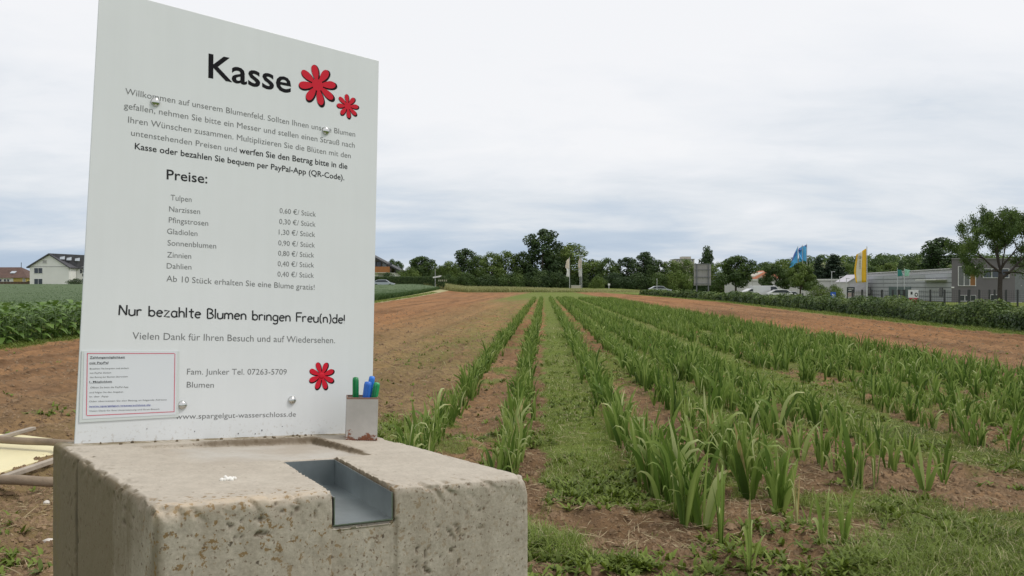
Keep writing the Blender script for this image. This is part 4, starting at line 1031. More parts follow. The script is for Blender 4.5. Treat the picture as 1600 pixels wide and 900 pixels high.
TREES = [
 ('conifer', 598, 408, 12, 262, 'dark pointed conifer top rising behind the timber balconied house', 'tree'),
 ('round', 612, 404, 17, 262, 'small dark tree just right of the balconied house roof', 'tree'),
 ('round', 622, 407, 16, 258, 'dark bushy tree beside the balconied house, nearer the light round bush', 'tree'),
 ('orchard', 657, 400, 48, 205, 'spreading green tree behind the long clipped hedge at left', 'tree'),
 ('light', 703, 407, 30, 232, 'light green tree at the left end of the treeline', 'tree'),
 ('light', 688, 414, 20, 238, 'low pale tree behind the white road sign', 'tree'),
 ('dark', 726, 388, 36, 246, 'dark tree with ragged top near the left end of the treeline', 'tree'),
 ('round', 746, 398, 34, 243, 'mid green tree right of the ragged dark tree', 'tree'),
 ('light', 768, 392, 40, 238, 'yellowish green bushy tree in the left half of the treeline', 'tree'),
 ('light', 792, 391, 42, 240, 'broad light green tree with rounded top left of the tall dark tree', 'tree'),
 ('round', 817, 392, 38, 243, 'green tree leaning against the tall dark tree from the left', 'tree'),
 ('dark', 848, 357, 58, 240, 'tallest dark tree standing above the treeline', 'tree'),
 ('light', 893, 378, 66, 244, 'big light green tree behind the white flags', 'tree'),
 ('round', 872, 384, 40, 250, 'olive tree squeezed between the tallest dark tree and the flags', 'tree'),
 ('round', 926, 405, 34, 248, 'green tree with sloping crown right of the white flags', 'tree'),
 ('round', 948, 403, 36, 238, 'blue green bushy tree behind the small white marker post', 'tree'),
 ('dark', 980, 402, 40, 240, 'dark tree in the middle of the treeline', 'tree'),
 ('dark', 1008, 393, 44, 244, 'taller dark tree right of the middle of the treeline', 'tree'),
 ('round', 1030, 406, 36, 236, 'green tree behind the thin lamp post', 'tree'),
 ('light', 1050, 406, 34, 236, 'olive tree left of the big grey billboard back', 'tree'),
 ('light', 1072, 404, 40, 233, 'yellow green tree directly behind the billboard', 'tree'),
 ('light', 1122, 408, 34, 230, 'pale tree between the billboard and the dark field tree', 'tree'),
 ('columnar', 1104, 381, 20, 300, 'narrow columnar tree rising above the billboard', 'tree'),
 ('orchard', 1150, 399, 64, 150, 'dark branching tree right of the billboard, its trunk showing', 'tree'),
 ('orchard', 1212, 412, 46, 140, 'small tree with bent trunk in front of the white cars', 'tree'),
 ('orchardlight', 1250, 410, 50, 132, 'small tree below the blue flags with a thin straight trunk', 'tree'),
 ('conifer', 1279, 398, 26, 250, 'shorter spruce right of the blue flags', 'tree'),
 ('conifer', 1304, 394, 40, 250, 'taller wide dark spruce left of the yellow flag', 'tree'),
 ('conifer', 1296, 403, 24, 256, 'third spruce hidden between the other two', 'tree'),
 ('light', 1326, 410, 34, 330, 'light green tree behind the taller spruce', 'tree'),
 ('light', 1222, 404, 50, 340, 'pale rounded tree behind the small tree with bent trunk', 'tree'),
 ('round', 1195, 409, 34, 360, 'distant tree above the orange roofed building', 'tree'),
 ('round', 1371, 403, 34, 380, 'rounded tree on the ridge right of the yellow flag', 'tree'),
 ('light', 1390, 408, 50, 370, 'light green tree on the ridge above the grey hall', 'tree'),
 ('columnar', 1407, 405, 10, 340, 'dark narrow tree above the teal banner', 'tree'),
 ('round', 1424, 404, 30, 350, 'bushy tree above the grey hall right of the teal banner', 'tree'),
 ('round', 1350, 412, 40, 360, 'low tree crown showing left of the yellow flag pole', 'tree'),
 ('light', 1448, 410, 40, 300, 'light tree behind the hall below the big round tree', 'tree'),
]
for kd, px, yt, w, d, lab, cat in TREES: tree(kd, px, yt, w, d, lab, cat, None, GT)
tree('dark', 1470, 371, 66, 215, 'big round dark tree standing behind the hall and the grey office', 'tree', None, GT, 1)
SH = [('shrublight', 641, 415, 34, 198, 'light olive rounded bush in front of the spreading tree'), ('shrub', 700, 428, 30, 226, 'low bush at the left end of the treeline'),
      ('shrub', 728, 424, 36, 228, 'bush under the ragged dark tree'), ('shrubdark', 762, 426, 40, 230, 'dark bush under the yellowish green tree'), ('shrub', 800, 424, 44, 228, 'bush below the broad light tree'),
      ('shrubdark', 838, 420, 44, 230, 'dark undergrowth at the foot of the tallest tree'), ('shrubdark', 872, 422, 40, 232, 'dark undergrowth left of the white flag poles'), ('shrubdark', 904, 424, 38, 238, 'black shadowy undergrowth behind the white flags'),
      ('shrublight', 934, 430, 26, 226, 'pale flowering bush right of the white flags'), ('shrubdark', 960, 424, 40, 230, 'dark bush behind the white marker post'), ('shrubdark', 996, 424, 44, 230, 'dark bush in the middle of the treeline foot'),
      ('shrub', 1030, 424, 40, 228, 'bush behind the lamp post'), ('shrublight', 1062, 420, 44, 226, 'olive bush left of the billboard posts'), ('shrubdark', 1098, 428, 40, 226, 'dark bush seen under the billboard'), ('shrub', 1130, 424, 40, 224, 'bush behind the dark branching tree'),
      ('shrublight', 1281, 443, 34, 92, 'left light green bush by the blue square sign'), ('shrublight', 1303, 443, 30, 90, 'rounded light green bush right beside the blue square sign'),
      ('shrubdark', 118, 434, 26, 190, 'dark bushes in front of the white gabled house'), ('shrub', 45, 438, 10, 205, 'small bush between the yellow and the white house'),
      ('shrubdark', 606, 424, 22, 212, 'dark bush beside the white lower wall of the balconied house')]
for kd, px, yt, w, d, lab in SH: tree(kd, px, yt, w, d, lab, 'bush', 'bush', 'bushes along the field edges')

# ---------------------------------------------------------------- big tree at the right edge
def big_tree():
    d = 108; px = 1562; x = at(px, d); z0 = T(x, d); g = random.Random(21); b = MB(); tips = []
    def branch(p, dirv, L, r, lev):
        n = 4; pts = [p]; dv = dirv.normalized()
        for i in range(n):
            dv = (dv + Vector((g.gauss(0, .16), g.gauss(0, .16), g.gauss(.03, .10)))).normalized(); pts.append(pts[-1] + dv * L / n)
        b.tube(pts, [r * (1 - .5 * i / n) for i in range(n + 1)], 8 if lev < 2 else 5, False)
        if lev >= 2: tips.extend(pts[2:])
        if lev >= 4: tips.append(pts[-1]); return
        k = g.choice((2, 3, 3)) if lev > 0 else 5
        for j in range(k):
            a = 2 * math.pi * (j + g.uniform(-.25, .25)) / k; sp = g.uniform(.5, .95) if lev else g.uniform(.45, .95)
            q = dv.orthogonal().normalized(); q2 = dv.cross(q); nd = dv * math.cos(sp) + (q * math.cos(a) + q2 * math.sin(a)) * math.sin(sp)
            nd.z = max(nd.z, -.05)
            branch(pts[-1 if j < 2 or lev == 0 else 3], nd, L * g.uniform(.62, .80), r * .48, lev + 1)
    base = Vector((0, 0, -.3)); fork = Vector((.15, 0, 3.9))
    b.tube([base, Vector((.0, 0, 1.2)), Vector((.05, 0, 2.6)), fork], [.52, .38, .35, .36], 12)
    branch(fork, Vector((-.12, .1, 1)), 3.4, .26, 1)
    branch(Vector((.05, 0, 3.1)), Vector((.85, -.1, .62)), 4.4, .22, 1)
    branch(fork + Vector((0, 0, .1)), Vector((-.95, .0, .42)), 4.2, .19, 1)
    branch(fork + Vector((0, 0, .3)), Vector((.3, .7, .9)), 3.2, .18, 1)
    branch(fork + Vector((0, 0, .3)), Vector((-.2, -.8, .85)), 3.2, .17, 1)
    branch(fork + Vector((0, 0, .4)), Vector((.55, .1, 1.0)), 3.6, .18, 1)
    branch(Vector((-.3, 0, 4.2)), Vector((-1.0, -.2, .12)), 3.3, .12, 2)
    branch(Vector((.6, 0, 4.0)), Vector((1.0, -.1, .2)), 3.8, .12, 2)
    zmax = max(t.z for t in tips); sc = (zt(322, d) - z0) / (zmax + .5); xm = max(abs(t.x) for t in tips)
    root = thing('tree', 'large spreading tree with dark branching trunk in front of the grey office', 'tree', (x, d, z0)); sxy = 6.3 / xm
    root.scale = (sxy, sxy, sc)
    b.build('trunk', plain('dark_bark', (.05, .04, .033), .9, 0, .3, 6, .5, 20), root, None, 0, True)
    rg = np.random.default_rng(5); P = np.array([tuple(t) for t in tips]); n = 52000; k = rg.integers(0, len(P), n)
    C = P[k] + rg.normal(0, 1, (n, 3)) * np.array([.34, .34, .26]); Nn = rg.normal(size=(n, 3)) + np.array([0, 0, .6])
    V, F = leafquads(C, Nn, .12 + .16 * rg.random(n), .7)
    t = np.clip(.38 + .5 * (vn(C[:, 0] * .8, C[:, 2] * .8 + C[:, 1], 3) - .5) + .3 * (rg.random(n) - .5), 0, 1)
    link('crown', mesh_arr('crown', V, F, M_TREE, False, {'tint': np.repeat(np.clip(t + .12, 0, 1), 4)}), root)
big_tree()

# ---------------------------------------------------------------- clipped and loose hedges
def leafy_hedge(name, label, pts_fn, s0, s1, height, halfw, n, leaf, mat, pw=2.0, core=.55):
    u = RNG.random(n); s = (s0 ** (1 - pw) + u * (s1 ** (1 - pw) - s0 ** (1 - pw))) ** (1 / (1 - pw)) if pw else s0 + u * (s1 - s0)
    X, Y, nx, ny = pts_fn(s)
    hv = height * (.66 + .62 * fbm(s * .75, s * 0, 41, 3)); wv = halfw * (.62 + .75 * fbm(s * .8 + 9, s * 0, 43, 3))
    a = RNG.random(n) * math.pi * 1.0; q = 1 - .35 * RNG.random(n) ** 2; bmp = .86 + .3 * fbm(s * 2.2, a * 2.5, 47, 3)
    off = np.sign(np.cos(a)) * np.abs(np.cos(a)) ** .6 * wv * q * bmp; Z = hv * (np.abs(np.sin(a)) ** .55) * q * bmp * np.where(RNG.random(n) < .4, RNG.random(n), 1)
    P = np.stack([X + nx * off, Y + ny * off, terr(X, Y) + Z], 1)
    sz = leaf * (.6 + .9 * RNG.random(n)) * np.clip(s / 40, .9, 3.2)
    Nn = np.stack([nx * np.cos(a), ny * np.cos(a), np.sin(a) + .3], 1) + RNG.normal(0, .6, (n, 3))
    V, F = leafquads(P, Nn, sz, .65)
    t = np.clip(-.05 + 1.0 * fbm(s * .9, Z * 3, 51, 3) + .5 * (RNG.random(n) - .5) + .15 * (Z > .5), 0, .9); t = np.where(RNG.random(n) < .012, 1, t)
    root = bpy.data.objects.new(name, None); COL.objects.link(root); root.location = (float(X.mean()), float(Y.mean()), 0)
    tag(root, label, 'hedge')
    o = link('leaves', mesh_arr('leaves', V, F, mat, False, {'tint': np.repeat(t, 4)}), root); o.location = -root.location; o['kind'] = 'stuff'
    # solid dark core that blocks the view through the leaves
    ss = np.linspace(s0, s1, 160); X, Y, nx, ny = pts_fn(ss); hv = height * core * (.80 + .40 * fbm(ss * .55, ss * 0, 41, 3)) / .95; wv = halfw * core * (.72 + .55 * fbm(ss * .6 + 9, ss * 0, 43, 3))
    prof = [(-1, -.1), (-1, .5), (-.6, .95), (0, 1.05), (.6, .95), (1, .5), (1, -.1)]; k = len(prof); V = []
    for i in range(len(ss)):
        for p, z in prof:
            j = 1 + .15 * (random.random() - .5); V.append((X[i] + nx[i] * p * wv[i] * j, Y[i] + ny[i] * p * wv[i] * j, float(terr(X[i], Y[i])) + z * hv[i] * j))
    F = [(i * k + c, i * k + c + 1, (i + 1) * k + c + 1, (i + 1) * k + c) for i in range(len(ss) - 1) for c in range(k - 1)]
    me = mesh_arr('inner_core', np.array(V), np.array(F), M_CORE); o = link('inner_core', me, root); o.location = -root.location
    return root
def hedge_path(s):
    X = hedge_x(s) + .35; dx = (hedge_x(s + 1) - hedge_x(s - 1)) / 2; l = np.sqrt(1 + dx * dx); return X, s, 1 / l, -dx / l
leafy_hedge('hedge', 'long low leafy hedge along the right side of the tilled strip', hedge_path, 17, 134, .76, .62, 120000, .085, M_HEDGE, 1.7)
def lh(s): return s, 191 + 0 * s, 0 * s, -1 + 0 * s
leafy_hedge('garden_hedge', 'straight dark clipped hedge in front of the balconied house', lh, at(570, 191), at(694, 191), .1, .1, 10, .1, M_TREED, 0) if False else None
def box_hedge():
    d = 186; x0, x1 = at(560, d), at(696, d); z0 = T((x0 + x1) / 2, d); top = zt(432.5, d); n = 9000
    root = bpy.data.objects.new('garden_hedge', None); COL.objects.link(root); tag(root, 'straight dark clipped hedge in front of the balconied house and gardens', 'hedge')
    root.location = ((x0 + x1) / 2, d, z0); W = x1 - x0; H = top - z0
    MB().box((0, 0, H / 2 - .3), (W - .4, 1.2, H + .3)).build('inner_core', M_CORE, root)  # plain dark box filling the hedge, closes gaps behind the leaf faces
    C = np.stack([(RNG.random(n) - .5) * W, -.6 - .2 * RNG.random(n), RNG.random(n) * H], 1); C[:2500, 1] = (RNG.random(2500) - .5) * 1.4; C[:2500, 2] = H - .1 + .15 * RNG.random(2500)
    V, F = leafquads(C, np.array([[0, -1, .4]]) + RNG.normal(0, .5, (n, 3)), .22, .7)
    o = link('leaves', mesh_arr('leaves', V, F, M_TREED, False, {'tint': np.repeat(RNG.random(n), 4)}), root); o['kind'] = 'stuff'
box_hedge()

def undergrowth():
    n = 30000; X = -50 + 150 * RNG.random(n); Y = 243 + 10 * RNG.random(n); h = 2.2 + 3.2 * fbm(X * .12, Y * 0, 3, 3); Z = terr(X, Y) + h * RNG.random(n)
    V, F = leafquads(np.stack([X, Y, Z], 1), np.array([[0, -1, .5]]) + RNG.normal(0, .6, (n, 3)), .75, .8)
    o = link('undergrowth', mesh_arr('undergrowth', V, F, M_TREED, False, {'tint': np.repeat(np.clip(fbm(X * .1, Y, 7, 2) + .3 * (RNG.random(n) - .5), 0, 1), 4)}))
    tag(o, 'dense dark undergrowth filling the foot of the treeline', 'undergrowth', kind='stuff')
undergrowth()
# ---------------------------------------------------------------- wheat field, tall grass, sunflowers
def make_wheat():
    # closed canopy of the green wheat, top about half a metre above the ground
    nr, nc = 150, 120; ys = np.geomspace(33, 184, nr); V = []
    sgrid = np.concatenate([[0, 0.0], np.linspace(0, 1, nc - 2) ** 1.8])
    Y = np.repeat(ys[:, None], nc, 1); X0 = left_x(Y) - 1.1 - .004 * Y; X = X0 - sgrid[None] * 150 * (Y / 100 + .3)
    Z = terr(X, Y) + .50 + .10 * (fbm(X * .8, Y * .8, 3, 3) - .5); Z[:, 0] = terr(X[:, 0], Y[:, 0]) - .05
    front = np.stack([X[0], Y[0] - .02, terr(X[0], Y[0]) - .1], -1)
    P = np.concatenate([front[None], np.stack([X, Y, Z], -1)]); nr += 1
    idx = np.arange(nr * nc).reshape(nr, nc); F = np.stack([idx[:-1, :-1], idx[1:, :-1], idx[1:, 1:], idx[:-1, 1:]], -1).reshape(-1, 4)
    m, nt, b = newmat('wheat_canopy'); n1 = noise(nt, .35, 5, .6, mapping=(1, .3, 1)); n2 = noise(nt, 6, 4, .7)
    c = ramp(nt, n1.outputs['Fac'], [(.3, (.062, .105, .036)), (.7, (.095, .145, .055))]); c = mixc(nt, 1, c, ramp(nt, n2.outputs['Fac'], [(.3, (.7, .7, .7)), (.7, (1.25, 1.25, 1.25))]), 'MULTIPLY')
    nt.links.new(c, b.inputs['Base Color']); b.inputs['Roughness'].default_value = .9; nt.links.new(bump(nt, n2.outputs['Fac'], .9, .1), b.inputs['Normal'])
    base = link('wheat_field', mesh_arr('wheat_field', P.reshape(-1, 3), F, m)); tag(base, 'dense green cereal field stretching to the houses on the left', 'crop field', kind='stuff')
    n = 110000; u = RNG.random(n); Y = (33 ** -.6 + u * (184 ** -.6 - 33 ** -.6)) ** (-1 / .6); q = RNG.random(n) ** 2.2
    X = left_x(Y) - 1.05 - .004 * Y - q * (8 + Y * .75)
    edge = RNG.random(n) < .12; X = np.where(edge, left_x(Y) - 1.0 - .004 * Y - .25 * RNG.random(n), X)
    lift = np.where(edge, 0, .30)
    V, F, per = strips(np.stack([X, Y, terr(X, Y) + lift], 1), RNG.random(n) * 6.28, .1 + .3 * RNG.random(n), .5, np.where(edge, .55, .30) * (.85 + .3 * RNG.random(n)), .016 * np.clip(Y / 25, 1, 5), RNG.random(n) * 3, 0, 2)
    o = link('wheat_blades', mesh_arr('wheat_blades', V, F, M_WHEAT, True, {'tint': np.repeat(RNG.random(n), per)})); tag(o, 'green cereal blades at the top and edge of the field on the left', 'wheat', kind='stuff')
make_wheat()
def make_tall_grass():
    n = 42000; Y = 185 + 22 * RNG.random(n); X = -18.5 + 50 * RNG.random(n) ** 1.2
    H = (.75 + .6 * RNG.random(n)) * np.clip(1.15 - (X + 10) / 40, .25, 1)
    V, F, per = strips(np.stack([X, Y, terr(X, Y)], 1), RNG.random(n) * 6.28, .1 + .3 * RNG.random(n), .5, H, .07 + .06 * RNG.random(n), RNG.random(n) * 3, 0, 2)
    o = link('tall_grass', mesh_arr('tall_grass', V, F, M_TALLG, True, {'tint': np.repeat(np.clip(.2 + .8 * fbm(X * .2, Y * .2, 9) , 0, 1), per)})); tag(o, 'pale tall meadow grass beyond the brown field before the treeline', 'tall grass', kind='stuff')
    # grassy verge beside the path and under the sunflowers, and along the hedge foot
    n = 60000; u = RNG.random(n); Y = (16 ** -.7 + u * (150 ** -.7 - 16 ** -.7)) ** (-1 / .7); side = RNG.random(n) < .55
    X = np.where(side, hedge_x(Y) - 1.05 + 1.1 * RNG.random(n), left_x(Y) - 1.15 * RNG.random(n) * np.where(Y > 36, .9, 1) + .1)
    g = grass_mask(X, Y); k = RNG.random(n) < g; X, Y = X[k], Y[k]; n = len(X)
    V, F, per = strips(np.stack([X, Y, terr(X, Y)], 1), RNG.random(n) * 6.28, .1 + .6 * RNG.random(n), .8, .07 + .13 * RNG.random(n) ** 2, .012 * np.clip(Y / 25, 1, 4), RNG.random(n) * 3, 0, 2)
    o = link('verge_grass', mesh_arr('verge_grass', V, F, M_GRASS, True, {'tint': np.repeat(.1 + .8 * RNG.random(n), per)})); tag(o, 'green verge grass along the hedge foot and the left field edge', 'verge grass', kind='stuff')
make_tall_grass()

def sun_leaf(L, tint):
    """one heart shaped drooping leaf on a short stalk"""
    n = 5; V = []; prof = [.06, .75, 1.0, .8, .42, 0.0]
    for i in range(n + 1):
        t = i / n; x = .03 + L * t * .95; z = .02 + .12 * L * math.sin(t * 2.2) - .62 * L * t ** 2; w = L * .36 * prof[i]
        V += [(x, -w, z + .10 * w), (x, 0, z - .12 * w), (x, w, z + .10 * w)]
    F = [(i * 3 + c, i * 3 + c + 1, i * 3 + c + 4, i * 3 + c + 3) for i in range(n) for c in range(2)]
    return mesh_arr('leaf', np.array(V), np.array(F), M_SUNF, True, {'tint': np.full(len(V), tint)})
def make_sunflowers():
    LM = [sun_leaf(.15 + .02 * k, .2 + .1 * k) for k in range(6)]
    st = MB(); st.tube([(0, 0, -.05), (.01, 0, .4), (0, .01, .80)], [.012, .010, .007], 6); SM = st.mesh('stem', plain('green_stem', (.10, .17, .045), .6), 0, True)
    pos = []
    for r in range(6):
        y = 16.8 + r * .1
        while y < 27:
            y += random.uniform(.16, .26); pos.append((r, float(left_x(y)) - .55 - r * .42 + random.gauss(0, .05), y))
    vis = [p for p in pos if -.62 < p[1] / p[2] < -.46]
    vis.sort(key=lambda p: (p[0], p[1] / p[2])); ind = vis[:72]; rest = [p for p in pos if p not in ind]
    names = ['front', 'second', 'third', 'fourth', 'fifth', 'sixth']
    ordn = ['first', 'second', 'third', 'fourth', 'fifth', 'sixth', 'seventh', 'eighth', 'ninth', 'tenth', 'eleventh', 'twelfth', 'thirteenth', 'fourteenth', 'fifteenth', 'sixteenth', 'seventeenth', 'eighteenth', 'nineteenth', 'twentieth']; seen = {}
    for r, x, y in ind:
        h = random.uniform(.95, 1.1)
        lab = 'young leafy sunflower in the %s row of the dense stand left of the sign' % names[r]
        if x / y > -.592 and x / y < -.488 and r < 2:
            seen[r] = seen.get(r, 0) + 1
            if seen[r] <= 20: lab = 'young leafy sunflower, %s from the photo\'s left edge in the %s row of the stand' % (ordn[seen[r] - 1], names[r])
        o = thing('sunflower_plant', lab, 'sunflower plant', (x, y, T(x, y)), random.uniform(0, 6.28), 'young sunflowers left of the sign'); o.scale = (h, h, h)
        link('stem', SM, o)
        for k in range(11):
            l = link('leaf', random.choice(LM), o); z = .12 + .66 * (k / 10); l.location = (0, 0, z); l.rotation_euler = (0, -.75 * (k / 10) ** 2 + random.uniform(-.15, .15), k * 2.4 + random.uniform(-.3, .3)); s = random.uniform(.85, 1.25); l.scale = (s, s, s)
    # the rest of the stand, behind and beyond the frame
    extra = [(7, float(left_x(y)) - .55 - r * .45 + random.gauss(0, .1), y) for r in range(6, 22) for y in np.arange(17.5, 31, .3) + random.random() * .2 if True]
    P = np.array([(p[1], p[2]) for p in rest + extra]); n = len(P); k = 9; N = n * k
    Z = np.tile(.25 + .58 * np.arange(k) / k, n) + RNG.normal(0, .03, N); X = np.repeat(P[:, 0], k); Y = np.repeat(P[:, 1], k)
    V, F, per = strips(np.stack([X, Y, terr(X, Y) + Z], 1), RNG.random(N) * 6.28, .9 + .3 * RNG.random(N), 1.2, .17 + .08 * RNG.random(N), .13 + .04 * RNG.random(N), math.pi / 2, 0, 3, .15, 1.5, 2.0, True)
    o = link('sunflower_stand', mesh_arr('sunflower_stand', V, F, M_SUNF, True, {'tint': np.repeat(.15 + .65 * RNG.random(N), per)})); tag(o, 'young sunflowers filling the stand behind the front rows', 'sunflower stand', 'young sunflowers left of the sign', 'stuff')
make_sunflowers()
# ================================================================ BUILDINGS
M_WHITE = plain('white_render', (.78, .78, .76), .85, 0, .05, .4); M_CREAM = plain('cream_render', (.50, .46, .38), .85, 0, .06, .4)
M_YEL = plain('yellow_render', (.52, .40, .13), .85); M_GLASS = plain('window_glass', (.035, .042, .05), .08, 0, .2, .5, spec=.8)
M_FRAME = plain('window_frame_white', (.70, .70, .69), .5); M_ROOFG = plain('grey_roof_tiles', (.085, .085, .095), .8, 0, .25, 1.2)
M_ROOFR = plain('brown_roof_tiles', (.105, .062, .048), .85, 0, .25, 1.2); M_DARK = plain('dark_trim', (.03, .032, .035), .6)
def frame_win(parent, c, w, h, ny=(0, -1), n=2, fm=None, depth=.08, gm=None, extra=None):
    """window part: frame with glass panes as sub-parts; c = centre on the wall (local), ny = outward direction in x,y"""
    fm = fm or M_FRAME; gm = gm or M_GLASS; t = .07; a = math.atan2(ny[1], ny[0]) + math.pi / 2; b = MB()
    b.box((0, 0, h / 2), (w + t, depth, t)); b.box((0, 0, -h / 2), (w + t, depth + .06, t)); xs = [-w / 2 + w * i / n for i in range(n + 1)]
    for x in xs: b.box((x, 0, 0), (t, depth - .01, h - t))
    f = b.build('window', fm, parent); f.location = (c[0] + ny[0] * .03, c[1] + ny[1] * .03, c[2]); f.rotation_euler = (0, 0, a)
    for i in range(n): MB().box(((xs[i] + xs[i + 1]) / 2, .012, 0), (w / n - t, .02, h - t)).build('pane', extra if (extra and i == n - 1) else gm, f)
    return f
def gable_house():
    d = 200; s = d / 1370; x = at(77.5, d); z = T(x, d) - .3
    r = thing('house', 'white gabled house with grey roof and skylights at the left edge of the sign', 'house', (x, d, z), 0)
    H = lambda py: zt(py, d) - z
    w = 31 * s; ez = H(416.5); rz_ = H(396.5); L = 15
    b = MB(); b.prism([(-w, 0), (w * .97, 0), (w * .97, ez), (0, rz_ - .25), (-w, ez)], 0, 9); b.build('wall', M_WHITE, r)
    # eaves side: the long wing running right, seen at an angle, its ridge parallel to the picture
    b = MB(); b.box((w + 4.6, 6.3, ez / 2), (9.4, 5.4, ez)); b.build('wall', M_WHITE, r)
    b = MB(); t = .22
    b.prism([(-w - .5, ez - .35), (0, rz_ - .2), (0, rz_ + .1), (-w - .55, ez - .1)], -.5, 9.3)
    b.add([(0, -.5, rz_ - .2), (w + .3, -.5, ez - .45), (w + .3, 3.3, ez - .45), (w + 9.6, 3.3, ez - .3), (w + 9.6, 9.3, rz_ - .9), (0, 9.3, rz_ - .2),
           (0, -.5, rz_ + .1), (w + .35, -.5, ez - .15), (w + .35, 3.3, ez - .15), (w + 9.6, 3.3, ez), (w + 9.6, 9.3, rz_ - .5), (0, 9.3, rz_ + .1)],
          [(0, 1, 2), (0, 2, 3, 4), (0, 4, 5), (8, 7, 6), (10, 9, 8), (6, 10, 8), (11, 10, 6), (0, 6, 7, 1), (1, 7, 8, 2), (2, 8, 9, 3), (3, 9, 10, 4), (4, 10, 11, 5), (5, 11, 6, 0)])
    rf = b.build('roof', M_ROOFG, r)
    from mathutils.bvhtree import BVHTree
    bv = BVHTree.FromPolygons([v.co for v in rf.data.vertices], [p.vertices for p in rf.data.polygons]); e = Vector((0, 0, EYE)) - Vector((x, d, z))
    for k, (px_, py_) in enumerate(((97.5, 402), (108, 403.5), (121, 404.5))):
        hit, nn, _i, _d = bv.ray_cast(e, Vector(((px_ - 800) / 1370, 1, -(py_ - 447) / 1370)).normalized())
        if hit is None: continue
        if nn.z < 0: nn = -nn
        o = MB().box((0, 0, 0), (1.0, 1.3, .14)).build('skylight', plain('skylight_glass', (.42, .46, .5), .2), rf)
        o.location = hit + nn * .05; o.rotation_euler = nn.to_track_quat('Z', 'Y').to_euler()
    MB().box((w + 4, 7, rz_ + .3), (.6, .6, 1.5)).build('chimney', M_CREAM, rf)
    MB().box((-w * .02, -.03, ez - .02), (w * 1.9, .05, .10)).build('cornice', plain('grey_trim', (.25, .25, .25), .7), r)
    for py, hh in ((423, 8.5), (440, 9)): frame_win(r, ((60 - 77.5) * s, 0, H(py)), 13 * s, hh * s, n=2, extra=None)
    frame_win(r, ((70 - 77.5) * s, 0, H(409)), 6.5 * s, 5 * s, n=1, gm=plain('pale_shutter', (.40, .40, .39), .6))
    for py in (419, 429, 438): frame_win(r, (w + 1.4, 3.59, H(py)), 3.6 * s, 5.5 * s, n=1)
    for px_ in (116, 125): frame_win(r, ((px_ - 77.5) * s * 1.02, 3.59, H(423.5)), 8 * s, 7 * s, n=2)
    b = MB(); b.box((w + 6, 3.0, H(431)), (6.5, 1.1, .15)); b.box((w + 6, 2.5, H(428)), (6.5, .06, .9)); b.build('balcony', M_WHITE, r)
    b = MB(); b.tube([(w + .2, -.06, 0), (w + .2, -.06, ez - .3)], .06, 6); b.build('downpipe', M_FRAME, r)
gable_house()
def hip_house():
    d = 215; s = d / 1370; x = at(8, d); z = T(x, d) - .3; H = lambda py: zt(py, d) - z
    r = thing('house', 'low house with red brown roof and yellow wall at the far left', 'house', (x, d, z), 0)
    x0, x1 = -70 * s, 34 * s; e = H(433.5); g = H(417)
    MB().box(((x0 + 13 * s) / 2, 4, e / 2), (13 * s - x0, 8, e)).build('wall', M_WHITE, r)
    MB().box((23.5 * s, 3.9, e / 2), (21 * s, 7.9, e)).build('yellow_wall', M_YEL, r)
    b = MB(); b.add([(x0 - .5, -.6, e - .1), (x1 + .4, -.6, e - .1), (x1 + .4, 8.6, e - .1), (x0 - .5, 8.6, e - .1), (x0 + 4, 4, g), (11 * s, 4, g)], [(3, 2, 1, 0), (0, 1, 5, 4), (1, 2, 5), (2, 3, 4, 5), (3, 0, 4)])
    rf = b.build('roof', M_ROOFR, r)
    o = MB().box((0, 0, 0), (1.2, .1, 1.1)).build('skylight', plain('skylight_glass', (.42, .46, .5), .2), rf); o.location = (7 * s, 1.6, e + (g - e) * .5); o.rotation_euler = (rad(-62), 0, 0)
    for px_ in (-6, 1, 6): frame_win(r, (px_ * s - 1 * s, 0, H(438)), 3.4 * s, 4 * s, n=1)
    frame_win(r, (30 * s, -.05, H(437.5)), 4 * s, 5 * s, n=1, gm=plain('pale_shutter', (.40, .40, .39), .6))
    MB().box((11 * s, 4, g + .4), (.1, .1, 1.6)).build('aerial', M_DARK, rf)
    x = at(18, 200); o = thing('garden_fence', 'dark wooden garden fence in front of the red roofed house', 'fence', (x, 203, T(x, 203)), 0)
    for k in range(15): MB().box((-5.6 + k * .8, 0, zt(440, 203) / 2 - T(x, 203) / 2), (.76, .05, zt(440, 203) - T(x, 203))).build('board', plain('brown_boards', (.10, .065, .045), .85), o)
hip_house()
